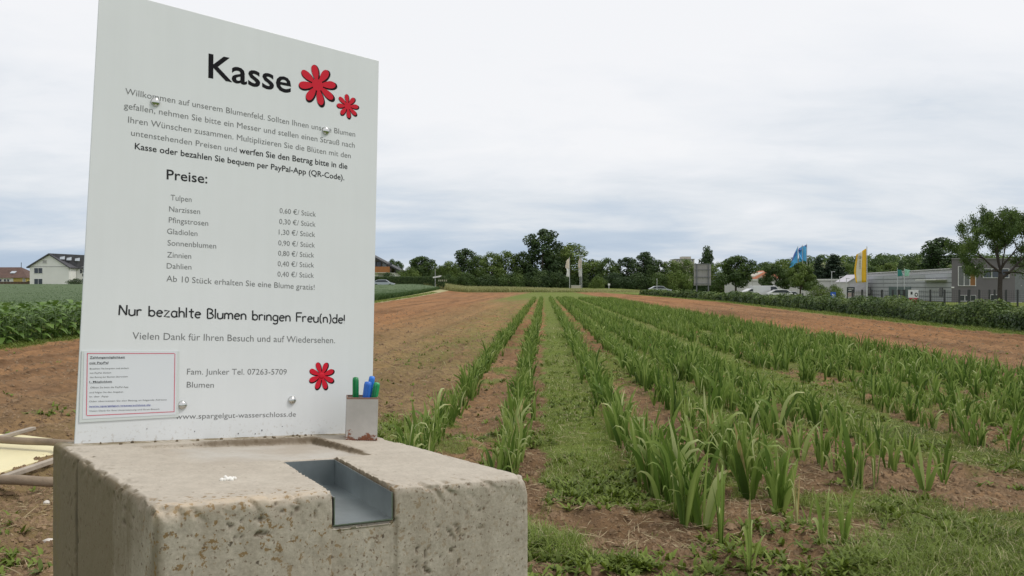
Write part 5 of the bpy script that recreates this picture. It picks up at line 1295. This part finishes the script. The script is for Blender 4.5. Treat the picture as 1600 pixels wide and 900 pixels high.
def balcony_house():
    d = 222; s = d / 1370; x = at(572, d); z = T(x, d) - .3; H = lambda py: zt(py, d) - z
    r = thing('house', 'house with steep dark roof and orange timber balcony right of the sign', 'house', (x, d, z), 0)
    w = 50 * s; ap = H(394); ea = H(420); k = (ap - ea) / w
    b = MB(); b.prism([(-w * .8, 0), (w * .92, 0), (w * .92, H(426)), (-w * .8, H(426))], 0, 10); b.build('wall', M_WHITE, r)
    b = MB(); b.prism([(-w * .85, H(426)), (w * .78, H(426)), (w * .78, H(419)), (0, ap - .3), (-w * .85, H(418))], .9, 9.9); b.build('upper_wall', plain('grey_brown_render', (.22, .19, .17), .8), r)
    b = MB()
    for sg in (-1, 1): b.prism([(0, ap - .45), (0, ap), (sg * (w + .6), ea - .35), (sg * (w + .6), ea - .75)], -1.4, 10.5)
    b.build('roof', M_DARK, r)
    b = MB(); b.box((w * .02, -.5, H(426)), (w * 1.55, 2.4, .15)); bal = b.build('balcony', M_WHITE, r)
    for q in range(7): MB().box((w * .02, -1.7 + .0, H(425.2) + .21 * q), (w * 1.5, .05, .19)).build('board', plain('orange_timber', (.42, .17, .055), .7, 0, .12, 4), bal)
    for px_, n in ((583, 1), (591, 1), (600, 1), (608, 1)): frame_win(r, ((px_ - 572) * s, .87, H(413.5 if px_ < 605 else 415)), 7 * s, (9 if px_ < 598 else 7) * s, n=1, fm=M_DARK, gm=(plain('pale_curtain_glass', (.36, .4, .42), .2) if px_ in (600,) else None))
    frame_win(r, ((598 - 572) * s, 0, H(429.5)), 14 * s, 4.5 * s, n=3, gm=plain('pale_shutter', (.40, .40, .39), .6))
balcony_house()
def flats_far():
    d = 420; x = at(1070, d); s = d / 1370; z = T(x, d); r = thing('apartment_block', 'cream flat roofed building peeping over the trees left of the columnar tree', 'building', (x, d, z), 0); H = lambda py: zt(py, d) - z
    MB().box((0, 5, H(405) / 2), (30 * s, 10, H(405))).build('wall', M_CREAM, r); MB().box((4 * s, 5, H(403)), (14 * s, 6, 2 * H(402) - 2 * H(403) + .9)).build('roof_storey', M_CREAM, r)
    for i in range(7): frame_win(r, ((-12 + 4 * i) * s, 0, H(407.5)), 2.4 * s, 2.2 * s, n=1)
    MB().box((0, 5, H(404.9)), (31 * s, 10.6, .3)).build('roof', plain('grey_trim', (.25, .25, .25), .7), r)
flats_far()
def orange_roof():
    d = 205; s = d / 1370; x = at(1190, d); z = T(x, d); H = lambda py: zt(py, d) - z
    r = thing('house', 'cream building with orange tiled gable behind the white cars', 'building', (x, d, z), 0)
    b = MB(); b.prism([(-11 * s, 0), (26 * s, 0), (26 * s, H(436)), (8 * s, H(423)), (-11 * s, H(431))], 0, 8); b.build('wall', M_CREAM, r)
    b = MB(); b.prism([(-12 * s, H(438)), (8 * s, H(424.5)), (28 * s, H(438)), (28 * s, H(434)), (8 * s, H(422.5)), (-12 * s, H(433.5))], -.5, 8.5); b.build('roof', plain('orange_tiles', (.50, .20, .11), .85, 0, .15, 1.5), r)
    MB().box((8 * s, -.12, H(430)), (14 * s, .2, 9 * s)).build('gable_cladding', plain('orange_cladding', (.48, .22, .14), .85), r)
    frame_win(r, (-2 * s, -.02, H(436.5)), 4 * s, 3 * s, n=1); frame_win(r, (12 * s, -.02, H(440)), 4 * s, 3 * s, n=1)
orange_roof()
def white_hall():
    d = 190; s = d / 1370; x = at(1262, d); z = T(x, d); H = lambda py: zt(py, d) - z
    r = thing('warehouse', 'long low whitish warehouse behind the small trees and bushes', 'building', (x, d, z), 0)
    x0, x1 = (1160 - 1262) * s, (1342 - 1262) * s; top = H(438.5)
    MB().box(((x0 + x1) / 2, 8, top / 2), (x1 - x0, 16, top)).build('wall', plain('pale_cladding', (.50, .49, .49), .7, 0, .05, .5), r)
    MB().box(((x0 + x1) / 2, 8, top + .18), (x1 - x0 + .6, 16.6, .36)).build('roof', plain('white_fascia', (.60, .60, .58), .6), r)
    n = 12
    for i in range(n): MB().box((x0 + (i + .5) * (x1 - x0) / n, -.04, top * .48), ((x1 - x0) / n - .06, .08, top * .93)).build('panel', plain('pale_cladding_panel', (.54, .53, .53), .65, 0, .05, .7), r)
    for px_ in (1312, 1324, 1334): frame_win(r, ((px_ - 1262) * s, -.1, H(443.5)), 7 * s, 3 * s, n=3, gm=plain('pale_curtain_glass', (.36, .4, .42), .2))
    d2 = 176; x2 = at(1340, d2)
    r2 = thing('gabled_shed', 'pale gabled shed roof just left of the yellow flag', 'building', (x2, d2, T(x2, d2)), 0); s2 = d2 / 1370; H2 = lambda py: zt(py, d2) - T(x2, d2)
    b = MB(); b.prism([(-16 * s2, 0), (16 * s2, 0), (16 * s2, H2(438)), (2 * s2, H2(429.5)), (-16 * s2, H2(441))], 0, 6); b.build('wall', plain('pale_cladding', (.50, .49, .49), .7), r2)
    b = MB(); b.prism([(-17 * s2, H2(441.5)), (2 * s2, H2(429.8)), (17 * s2, H2(438.5)), (17 * s2, H2(437.5)), (2 * s2, H2(428.8)), (-17 * s2, H2(440.3))], -.4, 6.4); b.build('roof', plain('pale_roof', (.52, .50, .54), .6), r2)
    MB().box((0, -.05, H2(450)), (26 * s2, .1, 12 * s2)).build('door', plain('pale_roof', (.52, .50, .54), .6), r2)
white_hall()
def grey_hall():
    P0 = Vector((66.4, 132.2)); P1 = Vector((74.6, 192)); dv = (P1 - P0); L = dv.length; a = math.atan2(dv.y, dv.x); z = T(70, 150)
    r = thing('industrial_hall', 'grey metal clad industrial hall behind the fence and yellow flag', 'building', (P0.x, P0.y, z), a)   # local x along the facade, +y towards the camera side
    top = zt(426.5, 133) - z
    MB().box((L / 2, -12, top / 2), (L, 24, top)).build('wall', plain('grey_cladding_base', (.18, .19, .20), .6), r)
    Mp = plain('grey_cladding', (.33, .345, .36), .45, .15, .05, .6); nrow = 6; hrow = top / nrow; ncol = 5
    for i in range(nrow):
        for j in range(ncol):
            b = MB(); w = L / ncol; b.box((j * w + w / 2, .05, i * hrow + hrow / 2), (w - .12, .1, hrow - .14)); b.build('cladding_panel', Mp, r)
    b = MB(); b.box((L / 2, -1.6, top + .35), (L - 9, .3, .7)); b.box((L / 2, -11, top + .72), (L - 8, 20, .12)); b.build('roof_edge', plain('white_fascia', (.60, .60, .58), .6), r)
    g = MB(); g.box((26, .13, 1.2), (13, .1, 2.3)); g.build('roller_door', plain('dark_green_door', (.05, .085, .085), .5), r)
    MB().box((7, .9, 2.55 + .9), (10, 1.6, .18)).build('canopy', plain('white_fascia', (.60, .60, .58), .6), r)
    for k, xx in enumerate((4.5, 46, 50)): MB().box((xx, .14, 1.5), (1.4, .1, 1.3)).build('window', M_GLASS, r)
    MB().box((L + 1.0, -.3, 1.8), (3, 1.2, 3.6)).build('annex', plain('grey_cladding', (.33, .345, .36), .45), r)
grey_hall()
def office():
    d = 131; s = d / 1370; x = at(1487, d); z = T(x, d); H = lambda py: zt(py, d) - z
    r = thing('office_building', 'dark grey two storey office building at the right edge', 'building', (x, d, z), 0); W = 190 * s; top = H(405)
    Mw = plain('dark_grey_render', (.15, .14, .147), .85, 0, .06, .5)
    MB().prismz([(0, 0), (W, 0), (W, 16), (9.5, 16)], -.4, top).build('wall', Mw, r)
    MB().prismz([(-.15, -.15), (W, -.15), (W, 16.2), (9.4, 16.2)], top + .002, top + .14).build('parapet_cap', plain('parapet_grey', (.22, .21, .22), .6), r)
    cx = lambda px_: (px_ - 1487) * s
    frame_win(r, (cx(1510.5), 0, H(431.5)), 27 * s, 30 * s, n=3, extra=plain('orange_curtain', (.24, .11, .035), .7), depth=.16, gm=plain('office_glass', (.13, .135, .13), .12))
    frame_win(r, (cx(1511.5), 0, H(466)), 26 * s, 9 * s, n=3, depth=.14)
    frame_win(r, (cx(1556), 0, H(427)), 40 * s, 14 * s, n=3, depth=.14)
    frame_win(r, (cx(1612), 0, H(436)), 34 * s, 21 * s, n=3, depth=.14)
    frame_win(r, (cx(1612), 0, H(468)), 34 * s, 13 * s, n=3, depth=.14)
    f = frame_win(r, (cx(1553.5), 0, H(468)), 13 * s, 15 * s, n=1, depth=.2); f.name = 'door'
    o = MB().box((cx(1494 + 3) - .9, -.2, H(449)), (.25, .4, .2)).build('wall_lamp', M_FRAME, r)
    MB().box((cx(1585), -.12, H(473.4)), (20 * s, .3, .25)).build('white_step', M_FRAME, r)
office()
# ---------------------------------------------------------------- fence with dark posts
def fence():
    d = 100; r = thing('mesh_fence', 'dark metal mesh fence with posts in front of the grey hall', 'fence', (at(1450, d), d, T(60, d)), 0); z = T(60, d)
    Mf = plain('fence_anthracite', (.022, .024, .026), .5)
    xs = [1226, 1240, 1254, 1332, 1347, 1362, 1378, 1395, 1404.5, 1412.5, 1433, 1453.7, 1476, 1499, 1514, 1530, 1546, 1554, 1572, 1590]
    h = zt(452.5, d) - z
    for px in xs:
        hh = h if not 1225 < px < 1260 else h * .8
        w = .28 if px in (1404.5, 1412.5, 1514) else .16
        MB().box((at(px, d) - at(1450, d), 0, hh / 2), (w, .14, hh)).build('post', Mf, r)
    for a, b_ in ((1332, 1404.5), (1412.5, 1600)):
        b = MB(); x0, x1 = at(a, d) - at(1450, d), at(b_, d) - at(1450, d)
        for q in range(8): b.box(((x0 + x1) / 2, 0, .15 + q * (h - .3) / 7), (x1 - x0, .02, .018))
        for q in range(int((x1 - x0) / .25)): b.box((x0 + q * .25, .03, h / 2), (.012, .012, h - .2))
        o = b.build('mesh_panel', Mf, r); o['kind'] = 'stuff'
    b = MB(); x0, x1 = at(1405, d) - at(1450, d), at(1412, d) - at(1450, d)
    for q in range(5): b.box(((x0 + x1) / 2, 0, .2 + q * (h - .3) / 4), (x1 - x0 - .2, .05, .05))
    b.build('gate', Mf, r)
fence()
# ---------------------------------------------------------------- flags
def banner(parent, x0, zt0, zt1, zb0, zb1, w, mat, n=10, wav=.12, seed=0, side=-1, name='banner', stripes=None):
    """hanging banner fixed to a pole at x0; zt0/zb0 top and bottom at the pole, zt1/zb1 at the free edge"""
    m_ = 14; V = []; g = random.Random(seed); ph = g.uniform(0, 6)
    for j in range(m_ + 1):
        v = j / m_
        for i in range(n + 1):
            u = i / n; x = x0 + side * w * u * (1 - .10 * math.sin(v * 5 + ph) * u); z = (zt0 + (zt1 - zt0) * u) * (1 - v) + (zb0 + (zb1 - zb0) * u) * v
            V.append((x, wav * u * math.sin(u * 6 + v * 3 + ph), z))
    objs = []
    stripes = stripes or [(0, n, mat, name)]
    for a, b_, mt, nm in stripes:
        F = [(j * (n + 1) + i, j * (n + 1) + i + 1, (j + 1) * (n + 1) + i + 1, (j + 1) * (n + 1) + i) for j in range(m_) for i in range(a, b_)]
        me = mesh_arr(nm, np.array(V), np.array(F), mt); bm = bmesh.new(); bm.from_mesh(me); bmesh.ops.delete(bm, geom=[v for v in bm.verts if not v.link_faces], context='VERTS')
        bm.to_mesh(me); bm.free(); o = link(nm, me, parent); sd = o.modifiers.new('s', 'SOLIDIFY'); sd.thickness = .01; objs.append(o)
    return objs
M_POLE = plain('flag_pole_aluminium', (.55, .56, .57), .35, .5, .05)
def cloth(name, col): return plain(name, col, .75, 0, .06, 1)
def flag(px, d, ytop, label, group, r0=.05):
    x = at(px, d); z = T(x, d); r = thing('flag', label, 'flag', (x, d, z), 0, group); h = zt(ytop, d) - z
    b = MB(); b.tube([(0, 0, -.2), (0, 0, h * .5), (0, 0, h)], [r0 * 1.3, r0, r0 * .7], 8); b.lathe([(r0, 0), (r0 * 1.2, .04), (.01, .1)], (0, 0, h), 8); b.build('pole', M_POLE, r)
    return r, (lambda py: zt(py, d) - z), d / 1370
MW = cloth('white_flag_cloth', (.74, .73, .71)); MPK = cloth('apricot_flag_cloth', (.70, .60, .50))
for px, yt, lab, w, sd, seed in ((890, 402, 'white flag with apricot top, leftmost of the three', 5.5, -1, 1), (906.3, 401, 'white flag on the left pole of the close pair', 2.1, -1, 4), (909, 401, 'white flag on the right pole of the close pair', 2.3, -1, 8)):
    r, H, s = flag(px, 225, yt, lab, 'white flags before the treeline', .07)
    yb = 433; objs = banner(r, -.08, H(403), H(408), H(420), H(419), w * s, MPK, seed=seed, side=sd, wav=.3, name='banner_top'); banner(r, -.08, H(420), H(419), H(433), H(432), w * s * .8, MW, seed=seed + 1, side=sd, wav=.3)
BL1 = cloth('blue_flag_cloth', (.10, .42, .78)); BL2 = cloth('dark_blue_flag_cloth', (.06, .12, .38)); BL3 = cloth('turquoise_flag_cloth', (.10, .42, .62))
for px, yt, lab, w, yt1, yb0, yb1, seed in ((1246.7, 385, 'blue flag leaning leftmost on its pole above the small trees', 11, 412, 416, 418, 2), (1254, 383, 'middle blue flag mostly behind its neighbour', 6, 392, 408, 410, 5), (1260.7, 381.5, 'blue flag on the tallest rightmost pole of the blue group', 11.5, 389, 409, 405, 9)):
    r, H, s = flag(px, 146, yt, lab, 'blue flags above the small trees', .055)
    st = [(0, 10, BL1, 'banner')]
    banner(r, -.06, H(yt + 1), H(yt1), H(yb0), H(yb1), w * s, BL1, seed=seed, wav=.35, stripes=st)
    banner(r, -.05, H(yt + .6), H(yt1 - 1), H(yt + 5), H(yt1 + 3), w * s * 1.03, BL2, seed=seed, wav=.36, name='banner_band')
r, H, s = flag(1354.5, 108, 386, 'tall yellow banner flag with a white middle stripe before the grey hall', None, .06)
YL = cloth('yellow_flag_cloth', (.72, .42, .02)); YW = cloth('flag_white_stripe', (.66, .62, .52))
banner(r, -.07, H(388), H(398), H(441), H(442), 17 * s, YL, n=12, seed=3, wav=.18, stripes=[(0, 5, YL, 'banner'), (5, 10, YW, 'banner_stripe'), (10, 12, YL, 'banner_edge')])
# grey marks on the white stripe: round logo and a column of letters
b = MB(); cxm = -.07 - 17 * s * .62
for a in range(16):
    t0, t1 = 2 * math.pi * a / 16, 2 * math.pi * (a + 1) / 16; R0, R1 = .13, .19
    b.add([(cxm + R0 * math.cos(t0), -.12, H(402) + R0 * math.sin(t0)), (cxm + R1 * math.cos(t0), -.12, H(402) + R1 * math.sin(t0)), (cxm + R1 * math.cos(t1), -.12, H(402) + R1 * math.sin(t1)), (cxm + R0 * math.cos(t1), -.12, H(402) + R0 * math.sin(t1))], [(0, 1, 2, 3)])
b.box((cxm, -.12, H(402)), (.26, .01, .04)); b.build('logo_ring', plain('grey_mark', (.22, .22, .22), .6), r)
b = MB()
for k in range(7):
    zc = H(407.5 + k * 1.9); b.box((cxm - .07, -.12, zc), (.035, .01, .10)); b.box((cxm + .07, -.12, zc), (.035, .01, .10)); b.box((cxm, -.121, zc + (.04 if k % 2 else -.04)), (.11, .01, .03))
b.build('lettering', plain('grey_mark', (.22, .22, .22), .6), r)
for px, col, lab, seed in ((1402, (.03, .22, .20), 'small dark teal banner above the grey hall', 1), (1413, (.30, .58, .45), 'small pale green banner beside the teal one', 6)):
    r, H, s = flag(px, 118, 420, lab, 'green banners before the grey hall', .035)
    banner(r, .04, H(421.5 if seed == 1 else 420.5), H(422), H(432), H(431), 7.5 * s, cloth('banner_' + lab.split()[1] + lab.split()[2], col), seed=seed, wav=.1, side=1)
# ---------------------------------------------------------------- billboard seen from behind
def billboard():
    d = 137; s = d / 1370; x = at(1097.5, d); z = T(x, d); H = lambda py: zt(py, d) - z
    r = thing('billboard', 'large grey billboard seen from behind on two posts at the field end', 'billboard', (x, d, z), rad(2)); w = 27 * s
    Mb = plain('billboard_grey', (.30, .29, .285), .7, 0, .06, 1.5)
    nn = 4
    for i in range(nn): MB().box((-w / 2 + (i + .5) * w / nn, 0, (H(412) + H(446)) / 2), (w / nn - .012, .05, H(412) - H(446))).build('panel', Mb, r)
    for xx in (-w / 2 + .42, w / 2 - .42): MB().box((xx, -.10, H(412.5) / 2 - .1), (.16, .14, H(412.5) + .2)).build('post', plain('post_steel', (.16, .165, .18), .5, .4), r)
    for py in (412.6, 421.5, 433, 443.5): MB().box((0, -.19, H(py)), (w - .1, .05, .10)).build('rail', plain('post_steel', (.16, .165, .18), .5, .4), r)
billboard()
def small_signs():
    # direction sign at left
    d = 176; x = at(680, d); z = T(x, d); H = lambda py: zt(py, d) - z; s = d / 1370
    r = thing('road_sign', 'white arrow direction sign on a post beside the green crop', 'road sign', (x, d, z))
    MB().tube([(0, 0, -.2), (0, 0, H(420))], .06, 8).build('post', plain('grey_pole', (.35, .36, .36), .5, .3), r)
    b = MB(); b.add([(-.45, -.08, H(434.5)), (1.0, -.08, H(432.8)), (1.35, -.08, H(430.9)), (1.05, -.08, H(430.4)), (-.45, -.08, H(432.6)), (-.45, -.04, H(434.5)), (1.0, -.04, H(432.8)), (1.35, -.04, H(430.9)), (1.05, -.04, H(430.4)), (-.45, -.04, H(432.6))],
              [(0, 1, 2, 3, 4), (9, 8, 7, 6, 5)] + [(i, i + 5, (i + 1) % 5 + 5, (i + 1) % 5) for i in range(5)]); b.build('arrow_plate', M_FRAME, r)
    b = MB()
    for k in range(5): b.box((.7 + .38 * k, .3, H(438.3)), (.22, .04, .34)); 
    b.build('plate', plain('dim_plate', (.30, .30, .22), .6), r)
    # marker post, lamp post, low box
    d = 222; x = at(951.5, d); r = thing('marker_post', 'small white marker post in front of the treeline', 'post', (x, d, T(x, d))); h = zt(444.5, d) - T(x, d)
    MB().box((0, 0, h / 2), (.12, .1, h)).build('post', M_FRAME, r); MB().box((0, -.08, h), (.55, .05, .5)).build('plate', M_FRAME, r)
    d = 150; x = at(1026.5, d); r = thing('lamp_post', 'thin grey lamp post rising from the hedge end', 'lamp post', (x, d, T(x, d))); h = zt(436, d) - T(x, d)
    MB().tube([(0, 0, 0), (0, 0, h)], [.05, .035], 8).build('post', M_POLE, r); MB().box((0, 0, h), (.25, .12, .08), 0).build('lamp_head', M_POLE, r)
    d = 223; x = at(900, d); r = thing('low_wall', 'low pale block between the white flag poles', 'wall', (x, d, T(x, d))); hh = zt(446.2, d) - T(x, d)
    MB().box((0, 0, hh / 2), (15 * d / 1370, .4, hh)).build('block', M_CREAM, r, None, .03); MB().box((0, 0, hh + .03), (15.5 * d / 1370, .5, .06)).build('coping', M_WHITE, r)
    # blue square sign
    d = 84; x = at(1301.5, d); z = T(x, d); s = d / 1370; r = thing('blue_sign', 'square blue sign with a white symbol beside the rounded bush', 'sign', (x, d, z)); zc = zt(461, d) - z
    MB().tube([(0, 0, 0), (0, 0, zc)], .03, 8).build('post', M_POLE, r); MB().box((0, -.05, zc), (8 * s, .03, 9.5 * s)).build('plate', plain('sign_blue', (.02, .09, .42), .4), r)
    b = MB(); b.box((-.05, -.07, zc + .06), (.10, .01, .10)); b.box((.06, -.07, zc - .03), (.14, .01, .12)); b.box((.02, -.0715, zc - .12), (.2, .01, .04)); b.build('symbol', M_FRAME, r)
    # dark company sign with two white lines, gate pillar
    d = 112; x = at(1329, d); z = T(x, d); s = d / 1370; H = lambda py: zt(py, d) - z; r = thing('company_sign', 'dark entrance sign with two white lines of print left of the grey hall', 'sign', (x, d, z))
    for xx in (-5 * s, 5 * s): MB().box((xx, 0, H(452) / 2), (.12, .1, H(452))).build('post', M_DARK, r)
    MB().box((0, -.08, H(452.7)), (12 * s, .06, 8.5 * s)).build('plate', plain('sign_black', (.018, .026, .034), .4), r)
    b = MB()
    for py, w in ((451.3, 8), (453.8, 8)):
        for k in range(7): b.box(((-w / 2 + (k + .5) * w / 7) * s, -.115, H(py)), (w / 7 * s * .7, .01, 1.0 * s))
    b.build('lettering', M_FRAME, r)
    MB().box((0, -.09, H(460.5)), (9 * s, .03, 6 * s)).build('poster', plain('poster_mixed', (.36, .28, .27), .6, 0, .4, 9), r)
    # banner with a car picture hung on the fence, red lower part
    d = 99.6; x = at(1427, d); z = T(x, d); s = d / 1370; H = lambda py: zt(py, d) - z; r = thing('advert_banner', 'white advertising banner with a vehicle picture and red foot on the fence', 'banner', (x, d, z))
    MB().box((0, 0, H(459)), (16 * s, .04, 12.5 * s)).build('sheet', plain('banner_white', (.60, .60, .62), .6), r)
    MB().box((.0, -.002, H(468.6)), (12.5 * s, .04, 6.5 * s)).build('red_sheet', plain('banner_red', (.42, .04, .07), .6), r)
    b = MB(); b.box((-2.8 * s, -.03, H(458)), (3 * s, .01, 4.4 * s)); b.prismz([], 0, 0) if False else None
    b2 = MB()
    b.build('picture_window', M_DARK, r)
    for R, mt, dy, nm in ((3.3 * s, M_DARK, .03, 'picture_wheel'), (1.6 * s, M_FRAME, .036, 'picture_hub')):
        w = MB(); w.add([(4.6 * s + R * .8 * math.cos(q * .3927), -dy, H(460.5) + R * math.sin(q * .3927)) for q in range(16)], [tuple(range(16))]); w.build(nm, mt, r)
    # street lamps seen over the warehouse
    for px, yt_, lab in ((1299.5, 424.5, 'street lamp left of the pair over the warehouse roof'), (1312, 432, 'short lamp mast on the warehouse roof line'), (1322.5, 435, 'street lamp right by the dark entrance sign')):
        d = 165; x = at(px, d); r = thing('street_lamp', lab, 'street lamp', (x, d, T(x, d)), 0, 'street lamps'); h = zt(yt_, d) - T(x, d)
        MB().tube([(0, 0, 0), (0, 0, h)], [.09, .06], 8).build('post', M_POLE, r); MB().box((.25, 0, h), (.7, .2, .1)).build('lamp_head', M_POLE, r)
small_signs()
# ---------------------------------------------------------------- parked cars
def car(px, d, col, label, rz=0, van=False):
    x = at(px, d); r = thing('van' if van else 'parked_car', label, 'van' if van else 'car', (x, d, T(x, d)), rz, 'parked vehicles behind the hedge')
    Mc = plain('car_paint_%d' % int(col[0] * 1000 + col[1] * 100), col, .25, .1, .03); h = 1.9 if van else 1.45
    if van: pr = [(-2.4, .35), (2.4, .35), (2.4, 1.0), (1.7, 1.15), (1.1, h), (-2.35, h)]
    else: pr = [(-2.15, .3), (2.15, .3), (2.15, .7), (1.25, .92), (.55, h - .03), (-.2, h), (-1.1, h - .05), (-1.9, .98), (-2.15, .9)]
    b = MB(); b.prism(pr, -.86, .86); body = b.build('body', Mc, r, None, .05)
    gl = MB(); g1 = [(p[0] * .98, p[1] - .06) for p in pr if p[1] > .9]
    if van: g1 = [(.3, 1.15), (1.55, 1.15), (1.05, h - .12), (.3, h - .12)]
    else: g1 = [(-1.65, .98), (1.1, .95), (.5, h - .1), (-.2, h - .08), (-1.05, h - .12)]
    gl.prism(g1, -.875, .875); gl.build('window', M_GLASS, r)
    for wx in (-1.3, 1.3):
        for wy in (-.8, .8):
            w = MB(); w.lathe([(.20, -.1), (.32, -.1), (.33, -.05), (.33, .05), (.32, .1), (.20, .1)], (0, 0, 0), 18); o = w.build('wheel', plain('tyre', (.02, .02, .02), .8), r, (wx, wy, .33), 0, True); o.rotation_euler = (math.pi / 2, 0, 0)
            w = MB(); w.lathe([(.19, -.09), (.19, .09)], (0, 0, 0), 12); q = w.build('rim', M_POLE, o)
    for wy in (-.62, .62): MB().box((2.17, wy, .68), (.06, .3, .14)).build('headlight', M_FRAME, r, None, .01)
W1 = (.62, .62, .63)
car(1181, 131, W1, 'white car, leftmost of those parked behind the hedge', rad(8)); car(1198, 131, (.64, .65, .66), 'white car parked in the middle of the group behind the hedge', rad(4), True); car(1222, 128, (.66, .66, .67), 'white car parked by the small tree with bent trunk', rad(-6))
car(1236, 158, (.45, .47, .5), 'silver car parked right of the small tree with bent trunk', rad(3))
car(1031, 170, (.40, .43, .45), 'grey green car whose roof shows above the hedge end', 0)
d0 = 168; car(599, d0, (.42, .46, .50), 'silver car whose arched roof shows above the crop by the balconied house', rad(5))
# ---------------------------------------------------------------- wooded hill in the distance on the right
def hill():
    n = 60; m_ = 24; V = []
    xs = np.linspace(150, 900, n); ys = np.linspace(560, 1000, m_)
    X, Y = np.meshgrid(xs, ys); px = 800 + 1370 * X / 620
    prof = 26 * smooth((X - 150) / 120) * (1 - .5 * smooth((X - 420) / 400)) * np.sin(np.clip((Y - 560) / 440, 0, 1) * math.pi) ** .7 + 3 * (fbm(X * .02, Y * .02, 5) - .5)
    Z = prof * .95 - 2.5; idx = np.arange(n * m_).reshape(m_, n); F = np.stack([idx[:-1, :-1], idx[:-1, 1:], idx[1:, 1:], idx[1:, :-1]], -1).reshape(-1, 4)
    m, nt, b = newmat('hill_meadow'); n1 = noise(nt, .03, 5, .6); nt.links.new(ramp(nt, n1.outputs['Fac'], [(.4, (.09, .12, .035)), (.6, (.17, .19, .07))]), b.inputs['Base Color']); b.inputs['Roughness'].default_value = .95
    structure('hill', mesh_arr('hill', np.stack([X, Y, Z], -1).reshape(-1, 3), F, m))
    k = 900; cx = RNG.uniform(160, 880, k); cy = RNG.uniform(600, 800, k); keep = fbm(cx * .02, cy * .02, 8, 3) > .42; cx, cy = cx[keep], cy[keep]; k = len(cx)
    cz = 26 * smooth((cx - 150) / 120) * (1 - .5 * smooth((cx - 420) / 400)) * np.sin(np.clip((cy - 560) / 440, 0, 1) * math.pi) ** .7 * .95 - 2.5 + 2.5
    q = 90; N = k * q; d = RNG.normal(size=(N, 3)); d /= np.linalg.norm(d, axis=1, keepdims=True); R = np.repeat(RNG.uniform(3, 6, k), q)[:, None]
    C = np.repeat(np.stack([cx, cy, cz], 1), q, 0) + d * R * np.array([1, 1, .9]); V, F = leafquads(C, d + RNG.normal(0, .4, (N, 3)), 1.5, .8)
    t = np.repeat(RNG.random(k), q) * .8 + .2 * RNG.random(N)
    o = link('wood', mesh_arr('wood', V, F, M_TREE, False, {'tint': np.repeat(t, 4)})); tag(o, 'distant wood covering the low hill behind the halls', 'wood', kind='stuff')
hill()
